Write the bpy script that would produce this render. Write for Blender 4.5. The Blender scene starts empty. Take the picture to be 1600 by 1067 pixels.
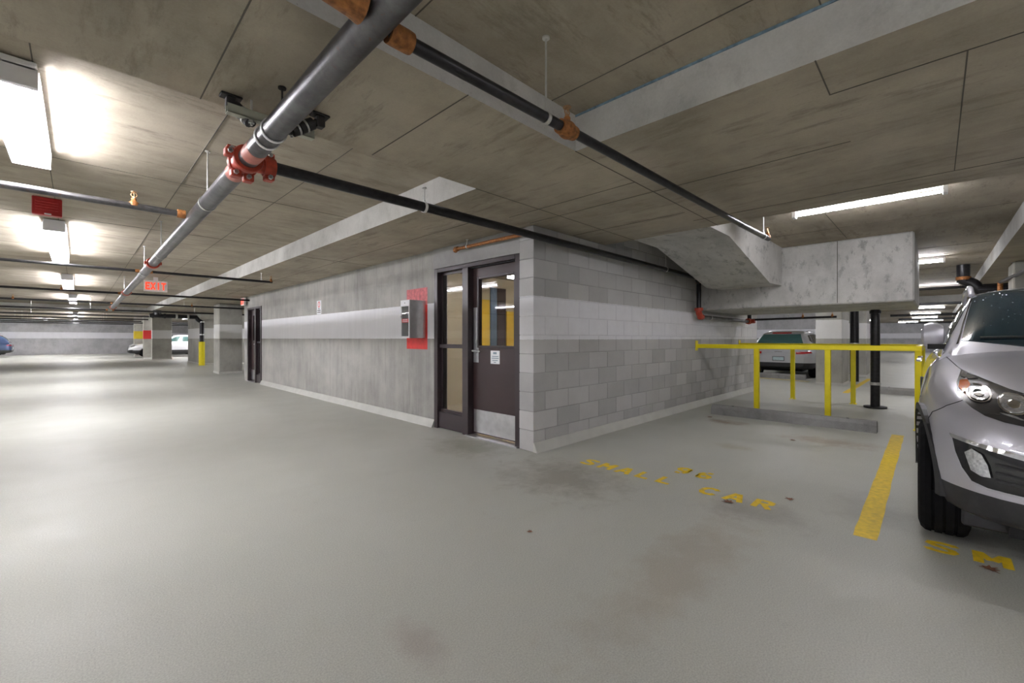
import bpy, bmesh, math, random
from mathutils import Vector, Matrix
from mathutils.bvhtree import BVHTree
random.seed(7)
C = bpy.context.scene
COL = C.collection
PI = math.pi

# ------------------------------------------------------------------ camera, world, exposure
cam_d = bpy.data.cameras.new('camera')
cam = bpy.data.objects.new('camera', cam_d)
COL.objects.link(cam)
AX = math.atan2(662, 670)                      # angle from the lens axis to the block-wall direction (+X)
cam.location = (0, 0, 1.2)
cam.rotation_euler = (PI/2, 0, AX - PI/2)
cam_d.sensor_width = 36
cam_d.lens = 36*670/1600
cam_d.shift_y = -4.5/1600
cam_d.clip_start = 0.02
cam_d.clip_end = 300
C.camera = cam
w = bpy.data.worlds.new('world'); C.world = w; w.use_nodes = True
w.node_tree.nodes['Background'].inputs[0].default_value = (.8, .85, .9, 1)
w.node_tree.nodes['Background'].inputs[1].default_value = .25
C.view_settings.view_transform = 'Standard'
C.view_settings.look = 'None'
C.view_settings.exposure = 1.75
C.view_settings.gamma = 1
C.view_settings.use_curve_mapping = False
TUBE = 52.0                                    # brightness of every fluorescent tube
TUBE_COL = (.95, .945, 1.0)

# ------------------------------------------------------------------ materials
MATS = {}
def nt(name):
    m = bpy.data.materials.new(name); m.use_nodes = True
    MATS[name] = m
    t = m.node_tree
    return m, t, t.nodes['Principled BSDF']
def N(t, kind, **kw):
    n = t.nodes.new(kind)
    for k, v in kw.items():
        if k in n.inputs.keys() if isinstance(k, str) else False: n.inputs[k].default_value = v
        else: setattr(n, k, v)
    return n
def plain(name, col, rough=.5, metal=0., noise=.0, scale=20., coat=0., bump=0., spec=None):
    m, t, b = nt(name)
    b.inputs['Roughness'].default_value = rough
    b.inputs['Metallic'].default_value = metal
    b.inputs['Coat Weight'].default_value = coat
    b.inputs['Coat Roughness'].default_value = .04
    if spec is not None: b.inputs['Specular IOR Level'].default_value = spec
    if noise or bump:
        tc = N(t, 'ShaderNodeTexCoord')
        nz = N(t, 'ShaderNodeTexNoise'); nz.inputs['Scale'].default_value = scale; nz.inputs['Detail'].default_value = 6
        t.links.new(tc.outputs['Object'], nz.inputs['Vector'])
        r = N(t, 'ShaderNodeValToRGB')
        r.color_ramp.elements[0].position = .3; r.color_ramp.elements[1].position = .7
        r.color_ramp.elements[0].color = tuple(c*(1-noise) for c in col) + (1,)
        r.color_ramp.elements[1].color = tuple(min(1, c*(1+noise)) for c in col) + (1,)
        t.links.new(nz.outputs[0], r.inputs[0]); t.links.new(r.outputs[0], b.inputs['Base Color'])
        if bump:
            bp = N(t, 'ShaderNodeBump'); bp.inputs['Strength'].default_value = bump; bp.inputs['Distance'].default_value = .01
            t.links.new(nz.outputs[0], bp.inputs['Height']); t.links.new(bp.outputs[0], b.inputs['Normal'])
    else:
        b.inputs['Base Color'].default_value = tuple(col) + (1,)
    return m
def glow(name, col, s):
    m, t, b = nt(name)
    b.inputs['Base Color'].default_value = (.9, .9, .9, 1)
    b.inputs['Emission Color'].default_value = tuple(col) + (1,)
    b.inputs['Emission Strength'].default_value = s
    return m
def mixc(t, fac, a, b_, blend='MIX'):
    n = t.nodes.new('ShaderNodeMix'); n.data_type = 'RGBA'; n.blend_type = blend
    for i, v in ((0, fac), (6, a), (7, b_)):
        if hasattr(v, 'links') or isinstance(v, bpy.types.NodeSocket): t.links.new(v, n.inputs[i])
        else: n.inputs[i].default_value = v if i == 0 else tuple(v) + (1,)
    return n.outputs[2]
def math_(t, op, a, b_=None, clamp=False):
    n = t.nodes.new('ShaderNodeMath'); n.operation = op; n.use_clamp = clamp
    for i, v in ((0, a), (1, b_)):
        if v is None: continue
        if isinstance(v, bpy.types.NodeSocket): t.links.new(v, n.inputs[i])
        else: n.inputs[i].default_value = v
    return n.outputs[0]
def ramp(t, fac, p0, p1, c0=(0, 0, 0), c1=(1, 1, 1)):
    r = t.nodes.new('ShaderNodeValToRGB')
    r.color_ramp.elements[0].position = p0; r.color_ramp.elements[1].position = p1
    r.color_ramp.elements[0].color = tuple(c0) + (1,); r.color_ramp.elements[1].color = tuple(c1) + (1,)
    t.links.new(fac, r.inputs[0]); return r.outputs[0]
def noise(t, vec, scale, detail=5, rough=.55, mapping=None):
    if mapping:
        mp = t.nodes.new('ShaderNodeMapping'); mp.inputs['Scale'].default_value = mapping
        t.links.new(vec, mp.inputs[0]); vec = mp.outputs[0]
    n = t.nodes.new('ShaderNodeTexNoise')
    n.inputs['Scale'].default_value = scale; n.inputs['Detail'].default_value = detail; n.inputs['Roughness'].default_value = rough
    t.links.new(vec, n.inputs['Vector']); return n.outputs[0]

def concrete(name, base, dark, streak=(1, 1, 1), blot=.5, stripe=None, marks=.35, rough=.8, rand=0., drip=None):
    """cast concrete: cloudy tone, plywood scuffs along one direction, pinholes, an optional white painted band by height"""
    m, t, b = nt(name)
    geo = t.nodes.new('ShaderNodeNewGeometry'); P = geo.outputs['Position']
    big = noise(t, P, 1.3, 7, .65)
    c = mixc(t, ramp(t, big, .36, .64), tuple(x*.80 for x in dark), base)
    mid = noise(t, P, 5, 7, .65, streak)
    c = mixc(t, math_(t, 'MULTIPLY', ramp(t, mid, .45, .8), blot), c, tuple(min(1, x*1.18) for x in base))
    sc = noise(t, P, 7, 6, .75, tuple(x*.8 for x in streak))
    c = mixc(t, math_(t, 'MULTIPLY', ramp(t, sc, .535, .65), marks), c, tuple(x*.55 for x in dark))
    fine = noise(t, P, 90, 3, .6)
    c = mixc(t, .22, c, ramp(t, fine, .35, .65, tuple(x*.8 for x in base), tuple(min(1, x*1.1) for x in base)))
    v = t.nodes.new('ShaderNodeTexVoronoi'); v.inputs['Scale'].default_value = 14
    t.links.new(P, v.inputs['Vector'])
    c = mixc(t, math_(t, 'MULTIPLY', ramp(t, v.outputs['Distance'], .03, .06, (1, 1, 1), (0, 0, 0)), .5), c, tuple(x*.4 for x in dark))
    if rand:
        oi = t.nodes.new('ShaderNodeObjectInfo')
        c = mixc(t, rand, c, ramp(t, oi.outputs['Random'], 0, 1, tuple(x*.72 for x in base), tuple(min(1, x*1.2) for x in base)))
    if stripe:
        z0, z1, sc_ = stripe
        sp = t.nodes.new('ShaderNodeSeparateXYZ'); t.links.new(P, sp.inputs[0])
        wob = math_(t, 'MULTIPLY', math_(t, 'SUBTRACT', noise(t, P, 25, 3), .5), .012)
        z = math_(t, 'ADD', sp.outputs[2], wob)
        f = math_(t, 'MULTIPLY', math_(t, 'GREATER_THAN', z, z0), math_(t, 'LESS_THAN', z, z1))
        pc = mixc(t, ramp(t, mid, .3, .8), tuple(x*.9 for x in sc_), sc_)
        c = mixc(t, f, c, pc)
        if name == 'wall_concrete':
            pass
    t.links.new(c, b.inputs['Base Color'])
    b.inputs['Roughness'].default_value = rough
    bp = t.nodes.new('ShaderNodeBump'); bp.inputs['Strength'].default_value = .35; bp.inputs['Distance'].default_value = .004
    h = math_(t, 'ADD', mid, math_(t, 'MULTIPLY', fine, .5))
    t.links.new(h, bp.inputs['Height']); t.links.new(bp.outputs[0], b.inputs['Normal'])
    return m

WHITE = (.88, .88, .91)
SOFFIT = concrete('soffit_concrete', (.42, .365, .285), (.29, .25, .185), (.35, 1.4, 1), .5, marks=.75)
SOFFIT2 = concrete('drop_soffit_concrete', (.43, .375, .295), (.30, .26, .195), (1.5, .3, 1), .5, marks=.75)
FACE = concrete('drop_face_concrete', (.60, .59, .56), (.48, .47, .44), (1, 1, .8), .4, marks=.35)
WALLC = concrete('wall_concrete', (.43, .42, .39), (.30, .295, .275), (1, 1.6, .14), .6, stripe=(1.2, 1.685, WHITE), marks=.45)
COLC = concrete('column_concrete', (.44, .43, .385), (.34, .33, .29), (1, 1, .5), .4, stripe=(1.2, 1.685, (.78, .78, .76)), marks=.25)
PIERC = concrete('landing_concrete', (.58, .57, .54), (.44, .43, .40), (.8, 1.4, .8), .5, marks=1.)
FARC = concrete('far_wall_concrete', (.52, .52, .53), (.42, .42, .43), (1, 1, .4), .4, stripe=(1.22, 1.68, (.84, .84, .88)), marks=.3)
BLOCKM = concrete('block_concrete', (.52, .515, .505), (.45, .445, .44), (1, 1, 1), .3, stripe=(1.19, 1.655, WHITE), marks=.15, rand=.55, rough=.85)
MORTAR = concrete('mortar', (.40, .395, .385), (.34, .335, .33), (1, 1, 1), .3, stripe=(1.19, 1.655, (.74, .74, .77)), marks=.1)

def floor_mat():
    m, t, b = nt('floor_coating')
    geo = t.nodes.new('ShaderNodeNewGeometry'); P = geo.outputs['Position']
    base = (.50, .505, .455)
    c = mixc(t, ramp(t, noise(t, P, .45, 5, .6), .3, .7), tuple(x*.9 for x in base), tuple(x*1.06 for x in base))
    tr = noise(t, P, 1.6, 7, .7, (.35, 1, 1))
    c = mixc(t, math_(t, 'MULTIPLY', ramp(t, tr, .56, .75), .30), c, (.30, .285, .24))
    sc = noise(t, P, 6, 6, .7, (1, .5, 1))
    c = mixc(t, math_(t, 'MULTIPLY', ramp(t, sc, .64, .74), .30), c, (.24, .22, .19))
    fine = noise(t, P, 150, 3, .7)
    c = mixc(t, .5, c, mixc(t, ramp(t, fine, .35, .65), tuple(x*.66 for x in base), tuple(min(1, x*1.3) for x in base)), 'MIX')
    # dirt where tyres and the doorway have left it
    def spot(x, y, r, col, amt, sx=1., sy=1.):
        nonlocal c
        s = t.nodes.new('ShaderNodeVectorMath'); s.operation = 'SUBTRACT'; t.links.new(P, s.inputs[0]); s.inputs[1].default_value = (x, y, 0)
        k = t.nodes.new('ShaderNodeVectorMath'); k.operation = 'MULTIPLY'; t.links.new(s.outputs[0], k.inputs[0]); k.inputs[1].default_value = (1/sx, 1/sy, 0)
        l = t.nodes.new('ShaderNodeVectorMath'); l.operation = 'LENGTH'; t.links.new(k.outputs[0], l.inputs[0])
        d = math_(t, 'ADD', math_(t, 'DIVIDE', l.outputs['Value'], r), math_(t, 'MULTIPLY', math_(t, 'SUBTRACT', noise(t, P, 5, 6, .7), .5), 2.2))
        f = math_(t, 'MULTIPLY', ramp(t, d, .25, 1., (1, 1, 1), (0, 0, 0)), amt)
        c = mixc(t, f, c, col)
    spot(2.95, 2.3, .55, (.20, .17, .13), .55, 1, 1.2)
    spot(6.15, .85, .45, (.30, .22, .15), .6, .6, 1.2)
    spot(6.55, 2.15, .28, (.22, .14, .08), .7, .7, 1.2)
    spot(5.1, 1.6, .25, (.36, .33, .22), .5, .6, 1)
    spot(.95, 1.47, .16, (.27, .20, .18), .35, .6, 1.3)
    spot(2.3, .95, .5, (.34, .29, .22), .45, 2.2, .5)
    spot(3.05, 3.7, .55, (.24, .24, .17), .55, .7, 1.2)
    spot(3.3, .9, .3, (.28, .26, .24), .5, 1, 1.3)
    spot(3.9, .35, .25, (.30, .29, .26), .4, 2, 1)
    t.links.new(c, b.inputs['Base Color'])
    rr = ramp(t, noise(t, P, 2.2, 5, .6), .3, .7, (.44, .44, .44), (.60, .60, .60))
    t.links.new(rr, b.inputs['Roughness'])
    bp = t.nodes.new('ShaderNodeBump'); bp.inputs['Strength'].default_value = .22; bp.inputs['Distance'].default_value = .004
    t.links.new(noise(t, P, 110, 3, .5), bp.inputs['Height']); t.links.new(bp.outputs[0], b.inputs['Normal'])
    return m
FLOOR = floor_mat()
COVE = plain('cove_coating', (.56, .56, .52), .5, noise=.06, scale=6)
YELLOW = plain('yellow_rail_paint', (.88, .74, .004), .45, noise=.05, scale=9)
LINEY = plain('yellow_line_paint', (.86, .60, .015), .55, noise=.16, scale=26)
BLACKPIPE = plain('black_pipe', (.018, .017, .019), .33, .35, noise=.4, scale=22)
STEELPIPE = None
def steel_pipe():
    m, t, b = nt('mill_steel_pipe')
    tc = t.nodes.new('ShaderNodeTexCoord')
    n1 = noise(t, tc.outputs['Object'], 4, 6, .7); n2 = noise(t, tc.outputs['Object'], 40, 4, .6)
    c = mixc(t, ramp(t, n1, .35, .7), (.045, .043, .047), (.17, .165, .17))
    c = mixc(t, math_(t, 'MULTIPLY', ramp(t, n2, .62, .72), .6), c, (.16, .07, .035))
    t.links.new(c, b.inputs['Base Color']); b.inputs['Metallic'].default_value = .75; b.inputs['Roughness'].default_value = .36
    return m
STEELPIPE = steel_pipe()
RUST = plain('rusty_iron', (.30, .12, .035), .6, .4, noise=.5, scale=45, bump=.3)
REDCOUP = plain('red_coupling_enamel', (.42, .05, .022), .42, noise=.25, scale=30)
PINKPR = plain('red_primer', (.50, .16, .12), .5, noise=.2, scale=18)
ZINC = plain('zinc_plate', (.62, .62, .60), .35, .8, noise=.08, scale=30)
STRUT = plain('green_zinc_strut', (.42, .43, .36), .45, .5)
DARKMET = plain('dark_brace_casting', (.03, .028, .028), .5, .4)
BRASS = plain('bronze_sprinkler', (.42, .25, .12), .4, .7)
WHITEP = plain('white_enamel', (.80, .80, .82), .4)
TUBEM = glow('fluorescent_tube', TUBE_COL, TUBE)
DOORP = plain('brown_door_paint', (.036, .018, .018), .40, noise=.12, scale=4)
FRAMEP = plain('brown_frame_paint', (.036, .024, .027), .36)
STAIN = plain('brushed_steel', (.62, .62, .63), .33, .9, noise=.1, scale=12)
GASKET = plain('black_rubber', (.012, .012, .013), .6)
REDP = plain('red_wall_paint', (.62, .025, .02), .5, noise=.14, scale=14)
PINKP = plain('faded_red_wall_paint', (.60, .16, .17), .6, noise=.25, scale=22)
REDBOX = plain('red_alarm_enamel', (.40, .015, .015), .38)
PAPER = plain('white_paper', (.82, .84, .86), .5)
INKB = plain('grey_blue_print', (.22, .30, .36), .6)
INKR = plain('red_print', (.70, .09, .10), .5)
INKK = plain('black_print', (.05, .05, .06), .6)
EXITR = glow('exit_letters', (1.0, .045, .012), .5); EXITR.node_tree.nodes['Principled BSDF'].inputs['Base Color'].default_value = (.5, .02, .01, 1)
EXITW = plain('exit_housing', (.82, .78, .76), .4)
LEAF = plain('dry_leaf', (.20, .085, .045), .7, noise=.4, scale=40)
STOPC = concrete('wheel_stop_concrete', (.36, .355, .345), (.24, .235, .23), (1, 1, 1), .5, marks=.5)
BLUES = plain('blue_chalk_edge', (.16, .24, .30), .7, noise=.4, scale=30)
SEAM = plain('formwork_seam', (.10, .09, .075), .9)
LOBBY = plain('lobby_beige', (.55, .46, .30), .6)
LOBBYY = plain('lobby_yellow', (.72, .45, .03), .5)
LOBBYB = plain('lobby_blue_grey', (.10, .15, .20), .5)
def glass_mat(name, tint, alpha, rough=.02):
    m, t, b = nt(name)
    b.inputs['Base Color'].default_value = tint + (1,); b.inputs['Roughness'].default_value = rough
    b.inputs['Alpha'].default_value = alpha; b.inputs['Specular IOR Level'].default_value = .9
    return m
GLASS = glass_mat('door_glass', (.02, .02, .018), .38)
CLEAR = glass_mat('clear_plastic', (.5, .5, .5), .15)

# ------------------------------------------------------------------ mesh helpers
ORG = {}
class MB:
    """collects shapes and links them as ONE mesh object"""
    def __init__(s): s.v = []; s.f = []; s.m = []
    def add(s, vs, fs, mi=0):
        o = len(s.v); s.v += [tuple(v) for v in vs]; s.f += [tuple(i+o for i in f) for f in fs]; s.m += [mi]*len(fs); return s
    def box(s, x0, y0, z0, x1, y1, z1, mi=0, side=None):
        vs = [(x0,y0,z0),(x1,y0,z0),(x1,y1,z0),(x0,y1,z0),(x0,y0,z1),(x1,y0,z1),(x1,y1,z1),(x0,y1,z1)]
        s.add(vs, [(0,3,2,1),(4,5,6,7)], mi)
        return s.add(vs, [(0,1,5,4),(1,2,6,5),(2,3,7,6),(3,0,4,7)], mi if side is None else side)
    def bbox(s, x0, y0, z0, x1, y1, z1, b=.004, mi=0):
        """box with chamfered edges"""
        bm = bmesh.new(); bmesh.ops.create_cube(bm, size=1)
        for v in bm.verts: v.co = ((x0+x1)/2+v.co.x*(x1-x0), (y0+y1)/2+v.co.y*(y1-y0), (z0+z1)/2+v.co.z*(z1-z0))
        bmesh.ops.bevel(bm, geom=bm.edges[:], offset=b, segments=1, affect='EDGES')
        return s.bm(bm, mi)
    def bm(s, bm, mi=0):
        bm.verts.index_update()
        s.add([v.co[:] for v in bm.verts], [[v.index for v in f.verts] for f in bm.faces], mi); bm.free(); return s
    def cyl(s, p0, p1, r, n=16, mi=0, r1=None, caps=True):
        p0, p1 = Vector(p0), Vector(p1); d = (p1-p0).normalized()
        a = d.orthogonal().normalized(); b = d.cross(a); r1 = r if r1 is None else r1
        vs = []
        for p, rr in ((p0, r), (p1, r1)):
            for i in range(n):
                t = 2*PI*i/n; vs.append(p + a*math.cos(t)*rr + b*math.sin(t)*rr)
        fs = [(i, (i+1) % n, n+(i+1) % n, n+i) for i in range(n)]
        if caps: fs += [tuple(range(n-1, -1, -1)), tuple(range(n, 2*n))]
        return s.add(vs, fs, mi)
    def tube(s, pts, r, n=12, mi=0):
        """round bar swept through points, bends kept round"""
        pts = [Vector(p) for p in pts]; rings = []
        a = None
        for i, p in enumerate(pts):
            d = (pts[min(i+1, len(pts)-1)] - pts[max(i-1, 0)]).normalized()
            a = d.orthogonal().normalized() if a is None else (a - d*a.dot(d)).normalized()
            b = d.cross(a)
            rings.append([p + a*math.cos(2*PI*k/n)*r + b*math.sin(2*PI*k/n)*r for k in range(n)])
        vs = [v for R in rings for v in R]; fs = []
        for i in range(len(pts)-1):
            for k in range(n):
                fs.append((i*n+k, i*n+(k+1) % n, (i+1)*n+(k+1) % n, (i+1)*n+k))
        fs += [tuple(range(n-1, -1, -1)), tuple(range((len(pts)-1)*n, len(pts)*n))]
        return s.add(vs, fs, mi)
    def lathe(s, c, axis, prof, n=24, mi=0, closed=False):
        """prof: (distance along axis, radius)"""
        c, d = Vector(c), Vector(axis).normalized(); a = d.orthogonal().normalized(); b = d.cross(a)
        vs = [c + d*h + (a*math.cos(2*PI*k/n) + b*math.sin(2*PI*k/n))*r for h, r in prof for k in range(n)]
        m = len(prof); fs = []
        for i in range(m if closed else m-1):
            j = (i+1) % m
            for k in range(n): fs.append((i*n+k, i*n+(k+1) % n, j*n+(k+1) % n, j*n+k))
        if not closed: fs += [tuple(range(n-1, -1, -1)), tuple(range((m-1)*n, m*n))]
        return s.add(vs, fs, mi)
    def prism(s, poly, axis, a0, a1, mi=0):
        """2-D outline pushed along an axis: 'x' -> (y,z), 'y' -> (x,z), 'z' -> (x,y)"""
        f = {'x': lambda u, v, h: (h, u, v), 'y': lambda u, v, h: (u, h, v), 'z': lambda u, v, h: (u, v, h)}[axis]
        n = len(poly)
        vs = [f(u, v, a0) for u, v in poly] + [f(u, v, a1) for u, v in poly]
        return s.add(vs, [tuple(range(n-1, -1, -1)), tuple(range(n, 2*n))] + [(i, (i+1) % n, n+(i+1) % n, n+i) for i in range(n)], mi)
    def ring(s, c, axis, r, t, wd, n=20, mi=0):
        """flat band around a pipe: inner radius r, thickness t, width wd"""
        return s.lathe(c, axis, [(-wd/2, r), (wd/2, r), (wd/2, r+t), (-wd/2, r+t)], n, mi, True)
    def ball(s, c, r, n=10, mi=0, sz=1.):
        c = Vector(c); prof = [(-r*sz*math.cos(PI*i/n), max(1e-4, r*math.sin(PI*i/n))) for i in range(n+1)]
        return s.lathe(c, (0, 0, 1), prof, 2*n, mi)
    def ribbon(s, pts, wd, f, t=.0, mi=0):
        """flat stroke of constant width along a 2-D polyline, mapped by f(u,v,h)"""
        L, R = [], []
        P = [Vector(p) for p in pts]
        for i, p in enumerate(P):
            d0 = (P[i]-P[i-1]).normalized() if i else (P[1]-P[0]).normalized()
            d1 = (P[i+1]-P[i]).normalized() if i < len(P)-1 else d0
            d = (d0+d1).normalized(); k = 1/max(.5, d.dot(d1)); nn = Vector((-d.y, d.x))*wd/2*k
            L.append(p+nn); R.append(p-nn)
        n = len(P); q = L + R[::-1]
        vs = [f(v.x, v.y, 0) for v in q] + [f(v.x, v.y, t) for v in q]; fs = []
        m = 2*n
        for i in range(n-1): fs += [(i, i+1, m-2-i, m-1-i), (m+i, m+m-1-i, m+m-2-i, m+i+1)]
        fs += [(i, m+i, m+(i+1) % m, (i+1) % m) for i in range(m)]
        return s.add(vs, fs, mi)
    def build(s, name, mats, parent=None, smooth=False, ang=40):
        me = bpy.data.meshes.new(name)
        o = Vector(ORG.get(parent.name, (0, 0, 0))) if parent else Vector((0, 0, 0))
        me.from_pydata([(Vector(v)-o)[:] for v in s.v], [], s.f)
        for mt in (mats if isinstance(mats, (list, tuple)) else [mats]): me.materials.append(mt)
        me.polygons.foreach_set('material_index', s.m)
        me.update()
        bm = bmesh.new(); bm.from_mesh(me); bmesh.ops.recalc_face_normals(bm, faces=bm.faces[:]); bm.to_mesh(me); bm.free()
        if smooth:
            me.polygons.foreach_set('use_smooth', [True]*len(me.polygons))
            me.set_sharp_from_angle(angle=math.radians(ang))
        return link(name, me, parent)
def link(name, me, parent=None):
    ob = bpy.data.objects.new(name, me); COL.objects.link(ob)
    if parent: ob.parent = parent; ORG[ob.name] = ORG.get(parent.name, (0, 0, 0))
    return ob
def tag(o, label=None, cat=None, group=None, kind=None):
    if label: o['label'] = label
    if cat: o['category'] = cat
    if group: o['group'] = group
    if kind: o['kind'] = kind
    return o
def thing(name, loc, label, cat, group=None):
    o = bpy.data.objects.new(name, None); COL.objects.link(o); o.location = loc; o.empty_display_size = .1
    ORG[o.name] = tuple(loc)
    return tag(o, label, cat, group)
def struct(name, mb, mats, parent=None, smooth=False):
    o = mb.build(name, mats, parent, smooth); o['kind'] = 'structure'; return o
def dup(root, loc, label=None, rz=None, group=None):
    r = root.copy(); COL.objects.link(r); r.location = loc
    if rz is not None: r.rotation_euler = (0, 0, rz)
    if label: r['label'] = label
    if group: r['group'] = group
    for ch in list(root.children):
        c = ch.copy(); COL.objects.link(c); c.parent = r
        for g in ch.children:
            d = g.copy(); COL.objects.link(d); d.parent = c
    return r

# ------------------------------------------------------------------ the setting
def bx(*a, **k): return MB().box(*a, **k)
floor = struct('floor', bx(-9.5, -9.5, -.15, 56, 50, 0), FLOOR)
ceiling = struct('ceiling', bx(-9.5, -9.5, 2.63, 56, 50, 2.85), SOFFIT)
XD, YB0, YB1 = 2.24, 1.64, 2.615
def drop(x0, y0, x1, y1): return struct('ceiling', bx(x0, y0, 2.4, x1, y1, 2.629, 0, 1), [SOFFIT2, FACE])
band = drop(-9.5, YB0, XD-.001, YB1)                 # drop band in front of the camera
core_drop = drop(XD, -9.5, 4.76, 3.19)               # lower slab between the two recesses
drop(XD, 3.191, 11.4, 27.4)                          # lower slab over the stair core and beyond
drop(-9.5, 26, XD-.001, 27.4)
drop(4.761, -3.4, 34, -.65)                          # drop band on the right
drop(20, -.649, 21.5, 14)
# formwork seams: thin fins of grout left between the plywood sheets
def seam(x0, y0, x1, y1, z, parent):
    d = .0028
    o = MB().box(min(x0, x1)-d, min(y0, y1)-d, z-.0025, max(x0, x1)+d, max(y0, y1)+d, z+.001).build('formwork_seam', SEAM, parent)
for x in (-.72, .43, 1.35, -1.9): seam(x, YB0, x, YB1, 2.4, band)
for x in (-2, -.165, .67, 1.45): seam(x, YB1, x, 26, 2.63, ceiling)
for y in (4.95, 7.3, 9.7, 12.1, 14.5): seam(-9, y, XD, y, 2.63, ceiling)
for x, y0, y1 in ((1.05, -3, YB0), (-.2, -3, YB0), (2.0, -3, YB0)): seam(x, y0, x, y1, 2.63, ceiling)
seam(-9, .35, XD, .35, 2.63, ceiling)
for x0, y0, x1, y1 in ((XD, .37, 2.6, .37), (2.6, -1.2, 2.6, .37), (2.6, -.095, 4.4, -.095), (4.4, -2, 4.4, 1.75), (3.3, .37, 3.3, 3.0), (XD, 1.64, 4.76, 1.64), (3.0, 1.64, 3.0, 3.0), (4.05, 1.7, 4.05, 3.0), (XD, 2.615, 4.76, 2.615)):
    seam(x0, y0, x1, y1, 2.4, core_drop)
for x0, y0, x1, y1 in ((2.85, 3.2, 2.85, 14), (2.24, 6.6, 3.4, 6.6), (2.24, 9.6, 3.4, 9.6)): seam(x0, y0, x1, y1, 2.4, core_drop)
for x, y0, y1 in ((6.9, -.6, 1.7), (9.4, -.6, .2), (12.2, -.6, 3.5)): seam(x, y0, x, y1, 2.63, ceiling)
seam(4.8, .9, 7.7, .9, 2.63, ceiling)
b = MB(); b.box(XD-.006, -3, 2.617, XD, YB0, 2.629); b.build('blue_joint_strip', BLUES, core_drop)

# concrete wall with the doors
XW = 3.41
wl = MB()
wl.box(XW, 4.83, 0, XW+.2, 12.66, 2.4).box(XW, 13.97, 0, XW+.2, 14.35, 2.4).box(XW, 12.66, 2.07, XW+.2, 13.97, 2.4).box(XW+.2, 14.15, 0, 9, 14.35, 2.4)
wall_left = struct('wall_left', wl, WALLC)
def cove(name, pts, parent=None):
    mb = MB()
    (x0, y0), (x1, y1), (nx, ny) = pts
    a = [(x0, y0, 0), (x0+nx*.06, y0+ny*.06, 0), (x0+nx*.012, y0+ny*.012, .10), (x0, y0, .10)]
    c = [(p[0]+x1-x0, p[1]+y1-y0, p[2]) for p in a]
    mb.add(a+c, [(0, 1, 2, 3), (7, 6, 5, 4), (0, 4, 5, 1), (1, 5, 6, 2), (2, 6, 7, 3), (3, 7, 4, 0)])
    return struct(name, mb, COVE)
cove('baseboard_left', ((XW, 4.84), (XW, 12.64), (-1, 0)))
# block wall: mortar core with every block on it
XC, YC = 3.37, 3.016
YE, XE = 3.225, 11.33
mb = MB()
mb.box(XC+.012, YC+.003, 0, 4.76, YC+.19, 2.399).box(4.76, YC+.003, 0, XE-.006, YC+.19, 2.629).box(XC+.012, YC+.19, 0, XC+.19, YE-.004, 2.399)
mb.box(XC+.006, YE-.004, 2.135, XC+.19, 4.829, 2.399)
wall_right = struct('wall_right', mb, MORTAR)
BM = {}
def block(x0, y0, z0, x1, y1, z1, j=.005):
    d = tuple(round(v, 3) for v in (x1-x0-2*j, y1-y0, z1-z0-2*j))
    if d not in BM:
        q = MB().bbox(-d[0]/2, 0, -d[2]/2, d[0]/2, d[1], d[2]/2, .003)
        me = bpy.data.meshes.new('block'); me.from_pydata(q.v, [], q.f); me.materials.append(BLOCKM); BM[d] = me
    o = bpy.data.objects.new('block', BM[d]); COL.objects.link(o); o.parent = wall_right
    o.location = ((x0+x1)/2, y0+random.uniform(-.0015, .0015), (z0+z1)/2)
CH, C0 = .203, .02
for k in range(13):
    z0 = max(0, C0+CH*k-(CH if k == 0 else 0)) if k else 0
    z0 = 0 if k == 0 else C0+CH*(k-1)+CH
    z1 = C0+CH*(k+1)
    x = XC + (.407 if k % 2 else .195)
    zt = min(z1, 2.398)
    if z0 < 2.36: block(XC, YC, z0, x, YE-.003, zt, .004)     # corner block, wrapping to the door jamb
    while x < XE-.02:
        x1 = min(x+.413, XE)
        zt = min(z1, 2.628 if x >= 4.7 else 2.398)
        if x < 4.76 < x1 and z1 > 2.41 and z0 < 2.36: zt = 2.398
        if zt-z0 > .04: block(x, YC, z0, x1, YC+.1, zt)
        x = x1
# lintel blocks over the door
def yblock(y0, y1, z0, z1):
    q = MB().bbox(XC+.028, y0+.004, z0+.004, XC+.14, y1-.004, z1-.004, .003)
    q.build('block', BLOCKM, wall_right)
for y0, y1 in ((YE, 3.62), (3.62, 4.03), (4.03, 4.43), (4.43, 4.829)): yblock(y0, y1, 2.135, 2.335)
for y0, y1 in ((YE, 3.43), (3.43, 3.83), (3.83, 4.23), (4.23, 4.63), (4.63, 4.829)): yblock(y0, y1, 2.335, 2.399)
cove('baseboard_right', ((XC+.0, YC), (XE, YC), (0, -1)))
# stair flight and landing that come down through the slab
sp = MB().prism([(4.76, 2.4), (5.37, 2.4), (7.09, 2.012), (7.776, 2.035), (7.776, 2.629), (4.76, 2.629)], 'y', 1.72, YB1, 0)
stair = struct('stair_slab', sp, PIERC)
landing = struct('landing_beam', MB().bbox(7.78, .2, 1.70, 10.04, YC-.012, 2.629, .02), PIERC)
for y in (1.02,): MB().box(7.774, y-.004, 1.72, 7.781, y+.004, 2.62).build('formwork_seam', SEAM, landing)
# far walls
struct('wall_back', bx(-9.5, 47, 0, 14, 47.3, 2.629), FARC)
struct('wall_far', bx(52, -9, 0, 52.3, 20, 2.629), FARC)
struct('wall_front', bx(-9.5, -9.5, 0, 56, -9.3, 2.629), FARC)
struct('wall_side', bx(-9.5, -9.2, 0, -9.3, 47, 2.629), FARC)
struct('wall_middle', bx(26, 3.2, 0, 26.3, 12, 2.629), FARC)
struct('wall_end', bx(11.5, 20, 0, 30, 20.2, 2.629), FARC)

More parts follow.
